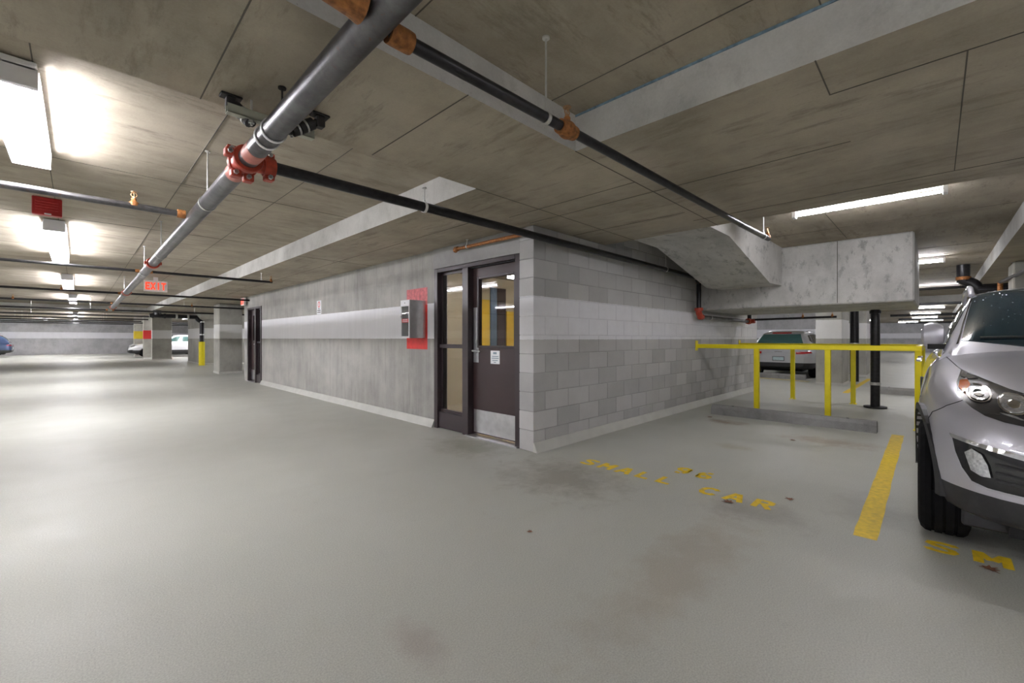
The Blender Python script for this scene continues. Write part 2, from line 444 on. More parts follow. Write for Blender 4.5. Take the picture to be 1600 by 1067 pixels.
# columns
def column(x0, y0, x1, y1, label, band_=None, top=2.629):
    mb = MB().bbox(x0, y0, 0, x1, y1, top, .015)
    o = mb.build('concrete_column', COLC); tag(o, label, 'column'); o['kind'] = 'structure'
    q = MB().box(x0-.012, y0-.012, 0, x1+.012, y1+.012, .07); q.build('column_base', COVE, o)
    if band_:
        c = plain(band_[0], band_[1], .5)
        MB().box(x0-.004, y0-.004, 1.18, x1+.004, y1+.004, 1.70).build('painted_band', c, o)
column(3.37, 17.3, 4.05, 18.15, 'square concrete column with white band beside the far brown door', top=2.398)
column(3.95, 24.0, 6.2, 27.2, 'wide concrete pier behind the yellow-sleeved black pipe', top=2.398)
column(2.97, 31.8, 3.86, 32.15, 'concrete column standing right of the red-banded column')
column(2.80, 34.3, 3.7, 34.6, 'concrete column with a red painted band', ('red_band_paint', (.50, .02, .015)))
column(2.62, 38.0, 3.6, 38.3, 'concrete column with a yellow painted band', ('yellow_band_paint', (.62, .47, .01)))
column(13.6, 1.68, 14.75, 2.24, 'concrete column with cream band right of the parked silver hatchback')
column(17.2, 1.53, 18.2, 2.05, 'grey concrete column behind the yellow railing and black downpipe')
column(10.2, -1.6, 10.9, -.86, 'concrete column behind the roof of the silver crossover', top=2.398)

# ------------------------------------------------------------------ doors
def door_set(name, y0, y1, xf, zt, hinge_low, notice):
    """steel frame with a leaf and a glazed sidelight; y0 < y1; the leaf takes the low-Y side when hinge_low"""
    W = y1-y0
    root = bpy.data.objects.new(name, None); COL.objects.link(root); root.location = (xf, y0, 0); ORG[root.name] = (xf, y0, 0)
    root['kind'] = 'structure'
    tag(root, 'brown steel door with half-height window, sidelight and steel kick plate in the block wall' if notice else 'far brown steel door with narrow glass at the end of the concrete wall')
    def Y(t): return y0+t if hinge_low else y1-t       # t runs from the hinge jamb
    def yb(mb, t0, t1, x0, x1, z0, z1, mi=0, b=.0):
        a, c = sorted((Y(t0), Y(t1)))
        return mb.bbox(xf+x0, a, z0, xf+x1, c, z1, b, mi) if b else mb.box(xf+x0, a, z0, xf+x1, c, z1, mi)
    m0, m1 = W*.553, W*.623
    f = MB()
    yb(f, 0, .075, 0, .16, 0, zt, b=.003); yb(f, W-.075, W, 0, .16, 0, zt, b=.003)
    yb(f, m0, m1, 0, .16, 0, zt-.05, b=.003)
    yb(f, .075, W-.075, 0, .16, zt-.05, zt, b=.003)
    f.build('door_frame', FRAMEP, root)
    s = MB(); yb(s, .075, m0, .045, .12, zt-.062, zt-.05); yb(s, .075, m0, .11, .15, zt-.085, zt-.05); s.build('door_stop', GASKET, root)
    # sidelight
    sl = MB()
    yb(sl, m1, W-.075, .035, .10, 1.075, 1.125, b=.004); yb(sl, m1, W-.075, .02, .12, 0.01, .225, b=.004)
    yb(sl, m1, m1+.03, .07, .10, .225, zt-.05); yb(sl, W-.105, W-.075, .07, .10, .225, zt-.05); yb(sl, m1, W-.075, .07, .10, zt-.08, zt-.05)
    yb(sl, m1, W-.075, .06, .10, .225, .255)
    side = sl.build('sidelight', FRAMEP, root)
    g = MB(); yb(g, m1+.03, W-.105, .083, .089, 1.125, zt-.08); g.build('glass_pane', GLASS, side)
    g = MB(); yb(g, m1+.03, W-.105, .083, .089, .255, 1.075); g.build('glass_pane', GLASS, side)
    # leaf, built round its window
    a, c, d0, d1 = .09, m0-.008, .085, .13
    w0, w1, h0, h1 = (.165, .77, 1.115, 1.93) if notice else (.3, .52, 1.15, 1.85)
    l = MB()
    yb(l, a, w0, d0, d1, .03, zt-.062); yb(l, w1, c, d0, d1, .03, zt-.062); yb(l, w0, w1, d0, d1, .03, h0); yb(l, w0, w1, d0, d1, h1, zt-.062)
    leaf = l.build('door_leaf', DOORP, root)
    k = MB(); e = .028
    for t0, t1, z0, z1 in ((w0-e, w0, h0-e, h1+e), (w1, w1+e, h0-e, h1+e), (w0, w1, h0-e, h0), (w0, w1, h1, h1+e)): yb(k, t0, t1, d0-.012, d0+.002, z0, z1, b=.003)
    k.build('glazing_bead', FRAMEP, leaf)
    g = MB(); yb(g, w0, w1, d0+.018, d0+.024, h0, h1); g.build('glass_pane', GLASS, leaf)
    k = MB(); yb(k, a+.012, c-.012, d0-.004, d0, .045, .325, b=.001); k.build('kick_plate', STAIN, leaf)
    k = MB(); yb(k, c-.10, c-.004, d0-.005, d0, .905, 1.585, b=.002); k.build('latch_plate', STAIN, leaf)
    h = MB(); hy = Y(c-.055); sg = -1 if hinge_low else 1
    h.cyl((xf+d0-.003, hy, 1.05), (xf+d0-.018, hy, 1.05), .031, 20); h.cyl((xf+d0-.018, hy, 1.05), (xf+d0-.062, hy, 1.05), .012, 14)
    h.tube([(xf+d0-.058, hy-sg*.012, 1.05), (xf+d0-.062, hy+sg*.03, 1.05), (xf+d0-.060, hy+sg*.085, 1.047), (xf+d0-.052, hy+sg*.12, 1.045)], .0105, 12)
    h.cyl((xf+d0-.003, hy, 1.16), (xf+d0-.014, hy, 1.16), .018, 16)
    h.build('lever_handle', STAIN, leaf, True)
    for z in (.3, 1.05, 1.8):
        k = MB(); yb(k, .07, .095, .04, .085, z-.05, z+.05, b=.003); k.build('hinge', FRAMEP, leaf)
    if notice:
        n = MB(); yy0, yy1 = 3.63, 3.785
        n.box(xf+d0-.003, yy0, .90, xf+d0-.0005, yy1, 1.057); n.box(xf+d0-.0036, yy0+.05, 1.015, xf+d0-.003, yy1-.045, 1.04, 1)
        for q, (p0, p1) in enumerate(((.02, .13), (.015, .135), (.03, .125), (.06, .1))):
            z = (.99, .968, .943, .920)[q]; n.box(xf+d0-.0036, yy0+p0, z-.006, xf+d0-.003, yy0+p1, z+.004, 1)
        o = n.build('notice', [PAPER, INKB], leaf); o['label'] = 'small white notice sheet'
    t = MB(); t.box(xf-.03, y0+.02 if hinge_low else y1-m0-.05, 0.0, xf+.16, y0+m0+.03 if hinge_low else y1-.02, .014); t.build('threshold', STAIN, root)
    return root
door_set('door_1', YE, 4.828, 3.385, 2.132, True, True)
door_set('door_2', 12.665, 13.965, XW-.02, 2.065, False, False)
# stair lobby seen through the glass
lb = MB(); lb.box(3.6, 3.21, 0.0, 3.62, 3.3, 2.39); lb.box(3.56, 6.2, 0, 7.5, 6.3, 2.39).box(7.4, 3.21, 0, 7.5, 6.2, 2.39).box(3.7, 3.212, .001, 7.4, 6.2, .004)
struct('wall_lobby', lb, LOBBY)
struct('trim_1', MB().box(5.38, 6.17, 0, 5.63, 6.199, 1.95).box(6.10, 6.17, 0, 6.3, 6.199, 1.75), LOBBYY)
struct('trim_2', MB().box(5.66, 6.17, 0, 5.82, 6.199, 2.2), LOBBYB)
struct('trim_3', MB().box(5.84, 6.18, 0, 6.08, 6.199, 2.2), DOORP)

# ------------------------------------------------------------------ fluorescent lights
def make_light(L, label, guard, wdt=.18, n=2, depth=.125):
    """ceiling fixture along local Y, hanging below z = 0"""
    r = thing('fluorescent_light', (0, 0, 0), label, 'light')
    h = MB(); h.bbox(-wdt/2, 0, -.045, wdt/2, L, 0, .004)
    h.build('housing', WHITEP, r)
    for y in (0, L):
        e = MB(); s = 1 if y == 0 else -1
        a, b = sorted((y, y+s*.035)); e.bbox(-wdt/2-.004, a, -depth-.01, wdt/2+.004, b, -.03, .004)
        e.build('end_cap', WHITEP, r)
    for i in range(n):
        x = (i-(n-1)/2)*.085
        MB().cyl((x, .035, -depth+.018), (x, L-.035, -depth+.022), .0135, 10, caps=False).build('tube', TUBEM, r, True)
    if guard:
        g = MB(); k = int(L/.035); wd = wdt/2+.008; rr = .0022
        for i in range(k+1):
            y = .04+(L-.08)*i/k
            g.tube([(-wd, y, -.03), (-wd+.004, y, -depth-.02), (wd-.004, y, -depth-.02), (wd, y, -.03)], rr, 4)
        for x, z in ((-wd, -.055), (-wd*.99, -depth-.018), (0, -depth-.02), (wd*.99, -depth-.018), (wd, -.055)):
            g.cyl((x, .04, z), (x, L-.04, z), rr, 4)
        g.build('wire_guard', WHITEP, r)
    return r
LG = 'wire-guarded fluorescent lights along the drive aisle'
l1 = make_light(1.5, 'nearest wire-guarded fluorescent light, cut by the upper left edge of view', True); l1['group'] = LG; l1.location = (-.24, 3.30, 2.622)
l2 = make_light(2.9, 'fluorescent light just beyond the red alarm box', True); l2['group'] = LG; l2.location = (-.2, 7.5, 2.622)
dup(l2, (-.17, 13.6, 2.622), 'fluorescent light between two sprinkler pipes, second beyond the red alarm box')
dup(l2, (-.12, 19.7, 2.622), 'fluorescent light third beyond the red alarm box, small and bright')
for k, y in enumerate((-5.6,)): dup(l2, (-.2, y, 2.622), 'unseen fluorescent light added behind the viewpoint', group='added lights behind the viewpoint')  # unseen fixture added behind the camera for general light
for x, y in ((-5.6, -2.5), (-5.6, 4), (-5.6, 10.5), (-5.6, 18)): dup(l2, (x, y, 2.622), 'fluorescent light added in the next aisle, out of view', group='added lights of the next aisle')  # unseen fixtures added to light the left floor and wall
for x, y in ((-4.6, 33), (-.1, 32), (-.1, 38), (5, 33), (7.5, 38.5), (-4.6, 38.6), (-1.6, 42.6)): dup(l2, (x, y, 2.629), 'distant fluorescent light, some added to brighten the far end of the garage', group='distant lights')  # includes fixtures added to brighten the back wall
for x, y in ((8.5, 21), (8.5, 29)): dup(l2, (x, y, 2.393 if y < 27 else 2.622), 'distant fluorescent light, some added to brighten the far end of the garage', group='distant lights')
r1 = make_light(1.2, 'bare tube fluorescent light in front of the concrete stair landing', False, .07, 1, .10); r1.location = (5.52, -.08, 2.622)
dup(r1, (10.5, -.12, 2.622), 'bare tube light just behind the right end of the concrete landing')
dup(r1, (16.2, -.45, 2.622), 'bare tube light above the roof of the silver crossover', group='tube lights past the landing')
for x, y in ((22.3, -.4), (26, -.4), (32, -.3), (38, -.2)): dup(r1, (x, y+.1, 2.622), 'far tube light in the bay beyond the railing', group='far tube lights on the right')
for x, y in ((12.9, 2.6), (17.5, 5.5), (22.5, 2.4), (22.5, 6.5)): dup(r1, (x, y, 2.622), 'tube light above the parked hatchback bay', group='tube lights over the hatchback bay')
for x, y in ((5.5, -4.8), (3.5, -3.2), (10.5, -5.2), (16.2, -5.5), (24, -5), (32, -5), (40, -5), (47.5, -3), (47.5, 1), (47.5, 5), (44, -.4), (41, 3)): dup(r1, (x, y, 2.393 if x == 3.5 else 2.622), 'tube light added beyond the crossover or behind the viewpoint to brighten the walls', group='added tube lights')  # added fixtures: near ones brighten the block wall, distant ones the far wall
lo = make_light(1.2, 'light inside the stair lobby', False, .18, 2); lo.location = (5.4, 4.2, 2.393)

# ------------------------------------------------------------------ sprinkler pipes
def arc(c, a, b, r, n=6):
    """quarter bend: from c+a*r to c+b*r round the inner corner"""
    c, a, b = Vector(c), Vector(a), Vector(b)
    o = c - (a+b)*0
    return [c + a*r*(1-math.sin(t)) + b*r*(1-math.cos(t)) for t in [PI/2*i/n for i in range(n+1)]]
def rod(parent, x, y, z0, z1, r=.005, m=None):
    k = MB(); k.cyl((x, y, z0), (x, y, z1), r, 8); k.cyl((x, y, z1-.008), (x, y, z1), .018, 10); k.cyl((x, y, z0), (x, y, z0+.02), .011, 6)
    return k.build('hanger_rod', m or ZINC, parent)
def clevis(parent, x, y, z, axis, r, zc, m=None):
    k = MB(); k.ring((x, y, z), axis, r+.001, .004, .022, 18)
    k.build('hanger_ring', m or ZINC, parent, True); rod(parent, x, y, z+r, zc)
def head(parent, x, y, z, r, up=True):
    """sprinkler head on a threaded outlet"""
    k = MB(); s = 1 if up else -1
    k.lathe((x, y, z), (0, 0, s), [(0, r*1.05), (r*.9, r*1.05), (r+.012, .017), (r+.03, .017)], 14)
    o = k.build('outlet_tee', RUST, parent, True)
    h = MB(); b = z+s*(r+.03)
    h.cyl((x, y, b), (x, y, b+s*.014), .013, 6); h.tube([(x-.011, y, b+s*.012), (x-.019, y, b+s*.028), (x-.004, y, b+s*.05)], .0035, 6); h.tube([(x+.011, y, b+s*.012), (x+.019, y, b+s*.028), (x+.004, y, b+s*.05)], .0035, 6)
    h.cyl((x, y, b+s*.014), (x, y, b+s*.048), .003, 6); h.cyl((x, y, b+s*.05), (x, y, b+s*.053), .021, 14); h.cyl((x, y, b+s*.046), (x, y, b+s*.053), .007, 8)
    h.build('sprinkler_head', BRASS, o, True)
def sleeve(parent, x0, x1, y, z, r, axis='x', m=None, name='coupling'):
    p0, p1 = ((x0, y, z), (x1, y, z)) if axis == 'x' else ((y, x0, z), (y, x1, z))
    k = MB(); L = abs(x1-x0); d = Vector(p1)-Vector(p0)
    k.lathe(p0, d, [(0, r*.98), (0, r*1.22), (L*.18, r*1.26), (L*.82, r*1.26), (L, r*1.22), (L, r*.98)], 18)
    return k.build(name, m or RUST, parent, True)
ZP, XM, RM = 2.245, .67, .054
# main along the aisle
mp = thing('sprinkler_main', (XM, 2.8, ZP), 'large grey steel sprinkler main running away along the aisle under the ceiling', 'pipe')
MX = lambda y: .655 + .00555*(y+3.2)                  # it runs very slightly off the wall's direction
MZ = lambda y: ZP + .006 - .00268*(y+3.2)
def mcyl(name, y0, y1, r, m, n=24):
    return MB().cyl((MX(y0), y0, MZ(y0)), (MX(y1), y1, MZ(y1)), r, n).build(name, m, mp, True)
mcyl('pipe', -3.2, 18.6, RM, STEELPIPE)
mcyl('primer_band', 2.62, 2.74, RM+.0012, PINKPR); mcyl('primer_band', 2.98, 3.12, RM+.0012, PINKPR)
for y in (7.55, 12.6, 18.55):
    k = MB(); x, z = MX(y), MZ(y)
    k.lathe((x, y-.045, z), (0, 1, 0), [(0, RM), (0, RM*1.35), (.02, RM*1.42), (.07, RM*1.42), (.09, RM*1.35), (.09, RM)], 20)
    for s in (-1, 1): k.bbox(x+s*RM*1.3-.022, y-.03, z-.02, x+s*RM*1.3+.022, y+.03, z+.02, .005)
    k.build('grooved_coupling', REDCOUP if y < 8 else PINKPR, mp, True)
for y in (3.95, 6.7, 8.7, 13.2): rod(mp, MX(y), y, MZ(y)+RM, 2.629)
for y in (3.95, 6.7, 8.7, 13.2): MB().ring((MX(y), y, MZ(y)), (0, 1, 0), RM+.001, .004, .024, 24).build('hanger_ring', ZINC, mp, True)
rod(mp, MX(2.22), 2.22, ZP+RM, 2.399, .0045, DARKMET)
# grooved tee that feeds the branch
yt = 2.875; ZT = MZ(yt)
t = MB(); x = MX(yt)
for s in (-1, 1):
    t.lathe((x, yt+s*.058-.018, ZT), (0, 1, 0), [(0, RM), (0, RM*1.38), (.008, RM*1.46), (.028, RM*1.46), (.036, RM*1.38), (.036, RM)], 24)
t.cyl((x, yt-.05, ZT), (x, yt+.05, ZT), RM*1.24, 24)
t.cyl((x, yt, ZT), (x+.13, yt, ZT), .046, 20)
t.lathe((x+.095, yt, ZT), (1, 0, 0), [(0, .037), (0, .056), (.008, .062), (.052, .062), (.06, .056), (.06, .037)], 22)
tee = t.build('grooved_tee', REDCOUP, mp, True)
for sx, sz, yy in ((-1, .25, -.03), (.25, -1, .03), (-.8, .75, .035), (-.55, -.9, .02)):
    n = math.hypot(sx, sz); px, pz = x+sx/n*RM*1.62, ZT+sz/n*RM*1.62
    MB().bbox(px-.026, yt+yy-.03, pz-.022, px+.026, yt+yy+.03, pz+.022, .006).build('bolt_lug', REDCOUP, tee)
    k = MB(); k.cyl((px-.004, yt+yy-.045, pz), (px-.004, yt+yy+.045, pz), .0075, 8); k.cyl((px-.004, yt+yy-.045, pz), (px-.004, yt+yy-.030, pz), .014, 6); k.build('bolt', ZINC, tee)
for s in (-1, 1):
    MB().bbox(x+.098, yt-.03, ZT+s*.062-.02, x+.150, yt+.03, ZT+s*.062+.02, .006).build('bolt_lug', REDCOUP, tee)
    k = MB(); k.cyl((x+.124, yt-.044, ZT+s*.066), (x+.124, yt+.044, ZT+s*.066), .0075, 8); k.cyl((x+.124, yt-.044, ZT+s*.066), (x+.124, yt-.029, ZT+s*.066), .014, 6); k.build('bolt', ZINC, tee)
# sway brace across the main
sb = thing('sway_brace', (MX(2.42), 2.42, 2.17), 'dark four-way sway brace with strut channel clamped across the grey main', 'brace')
ys = 2.40; x = MX(ys); ZS = MZ(ys)
for y in (ys-.055, ys+.055):
    MB().ring((x, y, ZS), (0, 1, 0), RM+.0015, .005, .018, 24).build('pipe_strap', WHITEP, sb, True)
k = MB(); zz = ZS-RM-.006
k.bbox(x-.19, ys-.021, zz+.10, x+.21, ys-.017, zz+.142, .0008) ; k.bbox(x-.19, ys+.017, zz+.10, x+.21, ys+.021, zz+.142, .0008); k.bbox(x-.19, ys-.021, zz+.10, x+.21, ys+.021, zz+.104, .0008)
k.build('strut_channel', STRUT, sb)
def brace_arm(p0, p1, foot):
    d = Vector(p1)-Vector(p0); k = MB()
    k.cyl(p0, p1, .016, 12)
    for t0 in (.12, .38, .62): k.lathe(Vector(p0)+d*t0, d, [(0, .016), (0, .031), (.035, .031), (.035, .016)], 12)
    o = k.build('brace_arm', DARKMET, sb, True)
    for t0 in (.3, .56): MB().lathe(Vector(p0)+d*t0, d, [(-.004, .016), (-.004, .034), (.006, .034), (.006, .016)], 12).build('brace_band', ZINC, o, True)
    q = MB(); x1, y1, z1 = foot
    q.bbox(x1-.045, y1-.03, 2.388, x1+.045, y1+.03, 2.399, .003); q.bbox(x1-.022, y1-.024, 2.33, x1+.022, y1+.024, 2.39, .006)
    q.build('brace_foot', DARKMET, o)
brace_arm((x+.075, ys-.03, 2.262), (x+.215, ys-.05, 2.36), (x+.225, ys-.05, 2.3))
brace_arm((x-.075, ys+.01, 2.262), (x-.15, ys+.075, 2.36), (x-.155, ys+.08, 2.3))
for xx in (x-.085, x+.10):
    q = MB(); q.cyl((xx, ys, zz+.075), (xx, ys, zz+.20), .006, 8); q.cyl((xx, ys, zz+.085), (xx, ys, zz+.097), .014, 6); q.build('bolt', ZINC, sb)
# black branch to the block wall and down under the landing
yb_, rb = 2.885, .037
bp = thing('sprinkler_branch', (.78, yb_, ZP), 'black branch pipe from the red tee along the top of the block wall', 'pipe')
XE2, ZL = 7.47, 1.575
pts = [(.848, yb_, ZP), (XE2-.07, yb_, ZP-.012)] + arc((XE2-.07, yb_, ZP-.082), (0, 0, 1), (1, 0, 0), .07)[1:] + [(XE2, yb_, ZL+.06)]
MB().tube(pts, rb, 18).build('pipe', BLACKPIPE, bp, True)
for xq, zq in ((1.93, 2.399), (6.2, 2.629)): clevis(bp, xq, yb_, ZP-.005, (1, 0, 0), rb, zq, WHITEP if xq < 3 else None)
k = MB(); k.lathe((XE2, yb_, ZP-.05), (0, 0, -1), [(-.02, rb), (-.02, rb*1.45), (.05, rb*1.45), (.05, rb)], 16); k.build('elbow_fitting', RUST, bp, True)
el = MB(); el.tube([(XE2, yb_, ZL+.12), (XE2, yb_, ZL+.06)] + arc((XE2+.05, yb_, ZL+.05), (-1, 0, 0), (0, 0, -1), .05)[1:] + [(XE2+.14, yb_, ZL)], .050, 18)
el.lathe((XE2, yb_, ZL+.10), (0, 0, 1), [(0, rb), (0, .07), (.05, .07), (.05, rb)], 18); el.bbox(XE2-.085, yb_-.03, ZL+.105, XE2+.085, yb_+.03, ZL+.145, .006)
el.build('red_elbow', REDCOUP, bp, True)
MB().cyl((XE2+.13, yb_, ZL), (10.25, yb_, ZL-.005), rb*.92, 16).build('pipe', STEELPIPE, bp, True)
MB().ring((8.0, yb_, ZL), (1, 0, 0), rb, .004, .02, 16).build('pipe_strap', ZINC, bp, True)
k = MB(); k.lathe((10.2, yb_, ZL), (1, 0, 0), [(-.06, rb), (-.06, .058), (-.02, .058), (.02, .05), (.06, .058), (.1, .058), (.1, rb)], 18); k.cyl((10.24, yb_, ZL), (10.24, yb_-.12, ZL), .045, 16); k.ball((10.24, yb_, ZL), .065)
k.build('red_tee', REDCOUP, bp, True)
MB().cyl((10.28, yb_, ZL+.04), (10.28, yb_, 2.629), .04, 14).build('riser', BLACKPIPE, bp, True)
k = MB(); k.tube([(10.24, yb_-.05, ZL+.03), (10.24, 1.35, ZL+.045)], .022, 12); k.build('pipe', BLACKPIPE, bp, True)
for yq in (1.9, 1.42): head(bp, 10.24, yq, ZL+.042, .024)
rod(bp, 10.24, 2.15, ZL+.06, 2.629)
# second black branch across the near ceiling pocket
y2 = 1.325
b2 = thing('sprinkler_branch', (.72, y2, ZP), 'thin black branch pipe crossing the near ceiling pocket, ending by the stair slab', 'pipe')
Y2 = lambda x: y2 - .018*max(0, x-1)
MB().cyl((.742, y2, ZP), (3.1, Y2(3.1), ZP), .0245, 16).build('pipe', BLACKPIPE, b2, True)
MB().cyl((3.1, Y2(3.1), ZP), (5.08, Y2(5.08), ZP+.005), .0245, 16).build('pipe', BLACKPIPE, b2, True)
MB().cyl((4.25, Y2(4.25), ZP), (5.1, Y2(5.1), ZP+.005), .0255, 16).build('bare_pipe_end', STEELPIPE, b2, True)
sleeve(b2, .742, .83, y2, ZP, .030)
clevis(b2, 1.56, Y2(1.56), ZP, (1, 0, 0), .0245, 2.629)
clevis(b2, 4.93, Y2(4.93), ZP, (1, 0, 0), .0245, 2.629)
head(b2, 1.72, Y2(1.72), ZP, .030); head(b2, 5.07, Y2(5.07), ZP+.004, .027)
k = MB(); k.lathe((1.66, Y2(1.66), ZP), (1, 0, 0), [(0, .024), (0, .035), (.03, .038), (.05, .044), (.07, .044), (.09, .038), (.12, .035), (.12, .024)], 18); k.build('rusty_tee', RUST, b2, True)
# branch on the other side of the main, leaving the top of the picture
b3 = thing('sprinkler_branch', (.6, 1.30, ZP), 'dark branch pipe leaving the main toward the top edge of the view', 'pipe')
MB().cyl((.618, 1.27, ZP), (-4.5, 1.27, ZP), .036, 18).build('pipe', STEELPIPE, b3, True)
k = MB(); k.lathe((.62, 1.27, ZP), (-1, 0, 0), [(0, .036), (0, .062), (.03, .055), (.12, .048), (.12, .036)], 20); k.build('weld_outlet', RUST, b3, True)
k = MB(); k.lathe((.49, 1.27, ZP), (-1, 0, 0), [(0, .036), (0, .056), (.05, .056), (.05, .036)], 20); k.build('coupling', RUST, b3, True)
# cross pipes over the aisle
def cross(y, x0, x1, r, m, label, heads=(), hangers=(), z=ZP, col=True):
    o = thing('sprinkler_cross_pipe', (x0, y, z), label, 'pipe')
    for a, b_ in (((x0, MX(y)-RM-.002), (MX(y)+RM+.002, x1)) if col else ((x0, x1),)): MB().cyl((a, y, z), (b_, y, z), r, 14).build('pipe', m, o, True)
    for h in heads: head(o, h, y, z, r+.004)
    for h in hangers: rod(o, h, y, z+r, 2.629 if h < XD else 2.399)
    if col:
        for s in (-1, 1): sleeve(o, MX(y)+s*(RM+.002), MX(y)+s*(RM+.05), y, z, r)
    return o
cross(4.5, -6, .634, .026, STEELPIPE, 'grey cross pipe in front of the red alarm box, joining the main', (.31,), (), col=False)
sleeve(bpy.data.objects['sprinkler_cross_pipe'], .58, .636, 4.5, ZP, .028)
cross(8.75, -7, 2.53, .021, BLACKPIPE, 'thin cross pipe ending in an upright head beside the concrete wall', (2.51,), (-1.8, 2.35))
cross(13.35, -7, 3.3, .024, BLACKPIPE, 'dark cross pipe passing above the far EXIT sign', (-.25,), (-3.0,))
cross(17.2, -7, 8, .026, BLACKPIPE, 'dark cross pipe beyond the end of the concrete wall, near one of a far pair', (-1.2, 2.6), (-1.9, 2.4))
cross(20.6, -8, 8, .03, BLACKPIPE, 'dark cross pipe at the far end of the grey main', (), (.3, 3.2), 2.2)
cross(23.4, -8, 2.09, .03, BLACKPIPE, 'black cross pipe joining the thick black drain', (), (-1.2,), 2.12, False)
for q, y in enumerate((29.5, 33.0, 36.5, 40)):
    cross(y, -9, 8 if y > 34 else 2.6, .032, BLACKPIPE, ('farthest row of dark cross pipes before the back wall'), (), (-2., 1.), 2.2, False)['group'] = 'far cross pipes'
# black drain with yellow sleeve
dr = thing('drain_pipe', (3.98, 23.4, 0), 'thick black drain pipe dropping into a yellow sleeve at the wide pier', 'pipe')
pts = [(2.1, 23.4, 2.17), (3.72, 23.4, 2.15)] + arc((3.72, 23.4, 1.97), (0, 0, 1), (1, 0, 0), .18)[1:] + [(3.9, 23.4, .9)]
MB().tube(pts, .085, 16).build('pipe', BLACKPIPE, dr, True)
MB().cyl((3.9, 23.4, 0), (3.9, 23.4, 1.06), .115, 18).build('yellow_sleeve', YELLOW, dr, True)
for xx in (2.2, 2.6, 3.0, 3.4): MB().ring((xx, 23.4, 2.165), (1, 0, 0), .085, .018, .07, 18).build('coupling', GASKET if xx < 3 else ZINC, dr, True)
k = MB(); k.cyl((2.35, 23.4, 2.2), (2.35, 23.4, 2.39), .14, 14); k.build('cleanout', BLACKPIPE, dr, True)
for z in (1.95, 1.38): MB().ring((3.9, 23.4, z), (0, 0, 1), .086, .012, .05, 18).build('clamp', ZINC, dr, True)
# thin bare pipe over the near door
op = thing('door_head_pipe', (3.3, 3.7, 2.31), 'short rusty pipe hung over the near brown door', 'pipe')
MB().tube([(3.3, 4.24, 2.31)]+[(3.3, 3.02, 2.30)], .020, 12).build('pipe', RUST, op, True)
k = MB(); k.lathe((3.3, 4.25, 2.31), (0, -1, 0), [(0, .018), (0, .030), (.05, .030), (.05, .018)], 14); k.ball((3.3, 4.25, 2.30), .032); k.build('elbow_fitting', RUST, op, True)
clevis(op, 3.3, 4.02, 2.31, (0, 1, 0), .020, 2.399)
# downpipe behind the railing
dp = thing('downpipe', (9.71, .745, 0), 'black cast iron downpipe under the concrete landing, inside the yellow railing', 'pipe')
MB().cyl((9.71, .745, .02), (9.71, .745, 1.70), .066, 20).build('pipe', BLACKPIPE, dp, True)
k = MB(); k.ring((9.71, .745, .42), (0, 0, 1), .066, .01, .05, 20); k.bbox(9.62, .72, .40, 9.645, .77, .44, .004); k.build('clamp', ZINC, dp, True)
MB().ring((9.71, .745, 1.66), (0, 0, 1), .066, .014, .05, 20).build('pipe_collar', BLACKPIPE, dp, True)
MB().cyl((9.71, .745, 0), (9.71, .745, .03), .16, 20).build('floor_flange', GASKET, dp, True)
d2 = thing('downpipe', (15.3, 1.62, 0), 'black downpipe with grey strap beside the far concrete columns', 'pipe')
MB().cyl((15.3, 1.62, 0), (15.3, 1.62, 2.629), .10, 16).build('pipe', BLACKPIPE, d2, True)
MB().ring((15.3, 1.62, 1.05), (0, 0, 1), .10, .012, .06, 18).build('clamp', ZINC, d2, True)
# pipes in the bay on the right
d3 = thing('drain_pipe', (12.0, -.36, 2.0), 'black drain elbow hanging behind the crossover roof', 'pipe')
MB().tube([(12.0, -.38, 2.62), (12.0, -.38, 2.30)] + arc((12.0, -.56, 2.30), (0, 1, 0), (0, 0, -1), .18)[1:] + [(12.0, -1.5, 2.10)], .095, 16).build('pipe', BLACKPIPE, d3, True)
MB().ring((12.0, -.38, 2.36), (0, 0, 1), .095, .012, .06, 18).build('rusty_collar', RUST, d3, True)
d4 = thing('vent_pipe', (11.0, -.8, 2.2), 'rusty red riser with a pale pipe above the crossover roof', 'pipe')
MB().cyl((11.3, -.80, 1.4), (11.3, -.80, 2.18), .035, 14).build('riser', RUST, d4, True)
MB().tube([(11.3, -.80, 2.18), (9.0, -.95, 2.17), (6.5, -1.05, 2.17)], .028, 12).build('pipe', STEELPIPE, d4, True)
rod(d4, 10.3, -.865, 2.2, 2.399)
def crossr(x, y0, y1, r, z, label, m=None):
    o = thing('sprinkler_cross_pipe', (x, y0, z), label, 'pipe'); MB().cyl((x, y0, z), (x, y1, z), r, 12).build('pipe', m or BLACKPIPE, o, True)
    rod(o, x, (y0+y1)/2-.2, z+r, 2.629, .006); return o
crossr(13.2, -3, .9, .03, 2.3, 'dark cross pipe past the right end of the landing, nearest of that bay')
crossr(17.6, -3.2, .9, .035, 2.22, 'dark pipe below the second tube light past the landing')
for q, (x, z) in enumerate(((19.5, 1.98), (24, 2.0), (30, 2.0))): crossr(x, -3, 1.1, .04, z, 'far dark pipe in the bay behind the crossover')['group'] = 'far pipes behind the crossover'

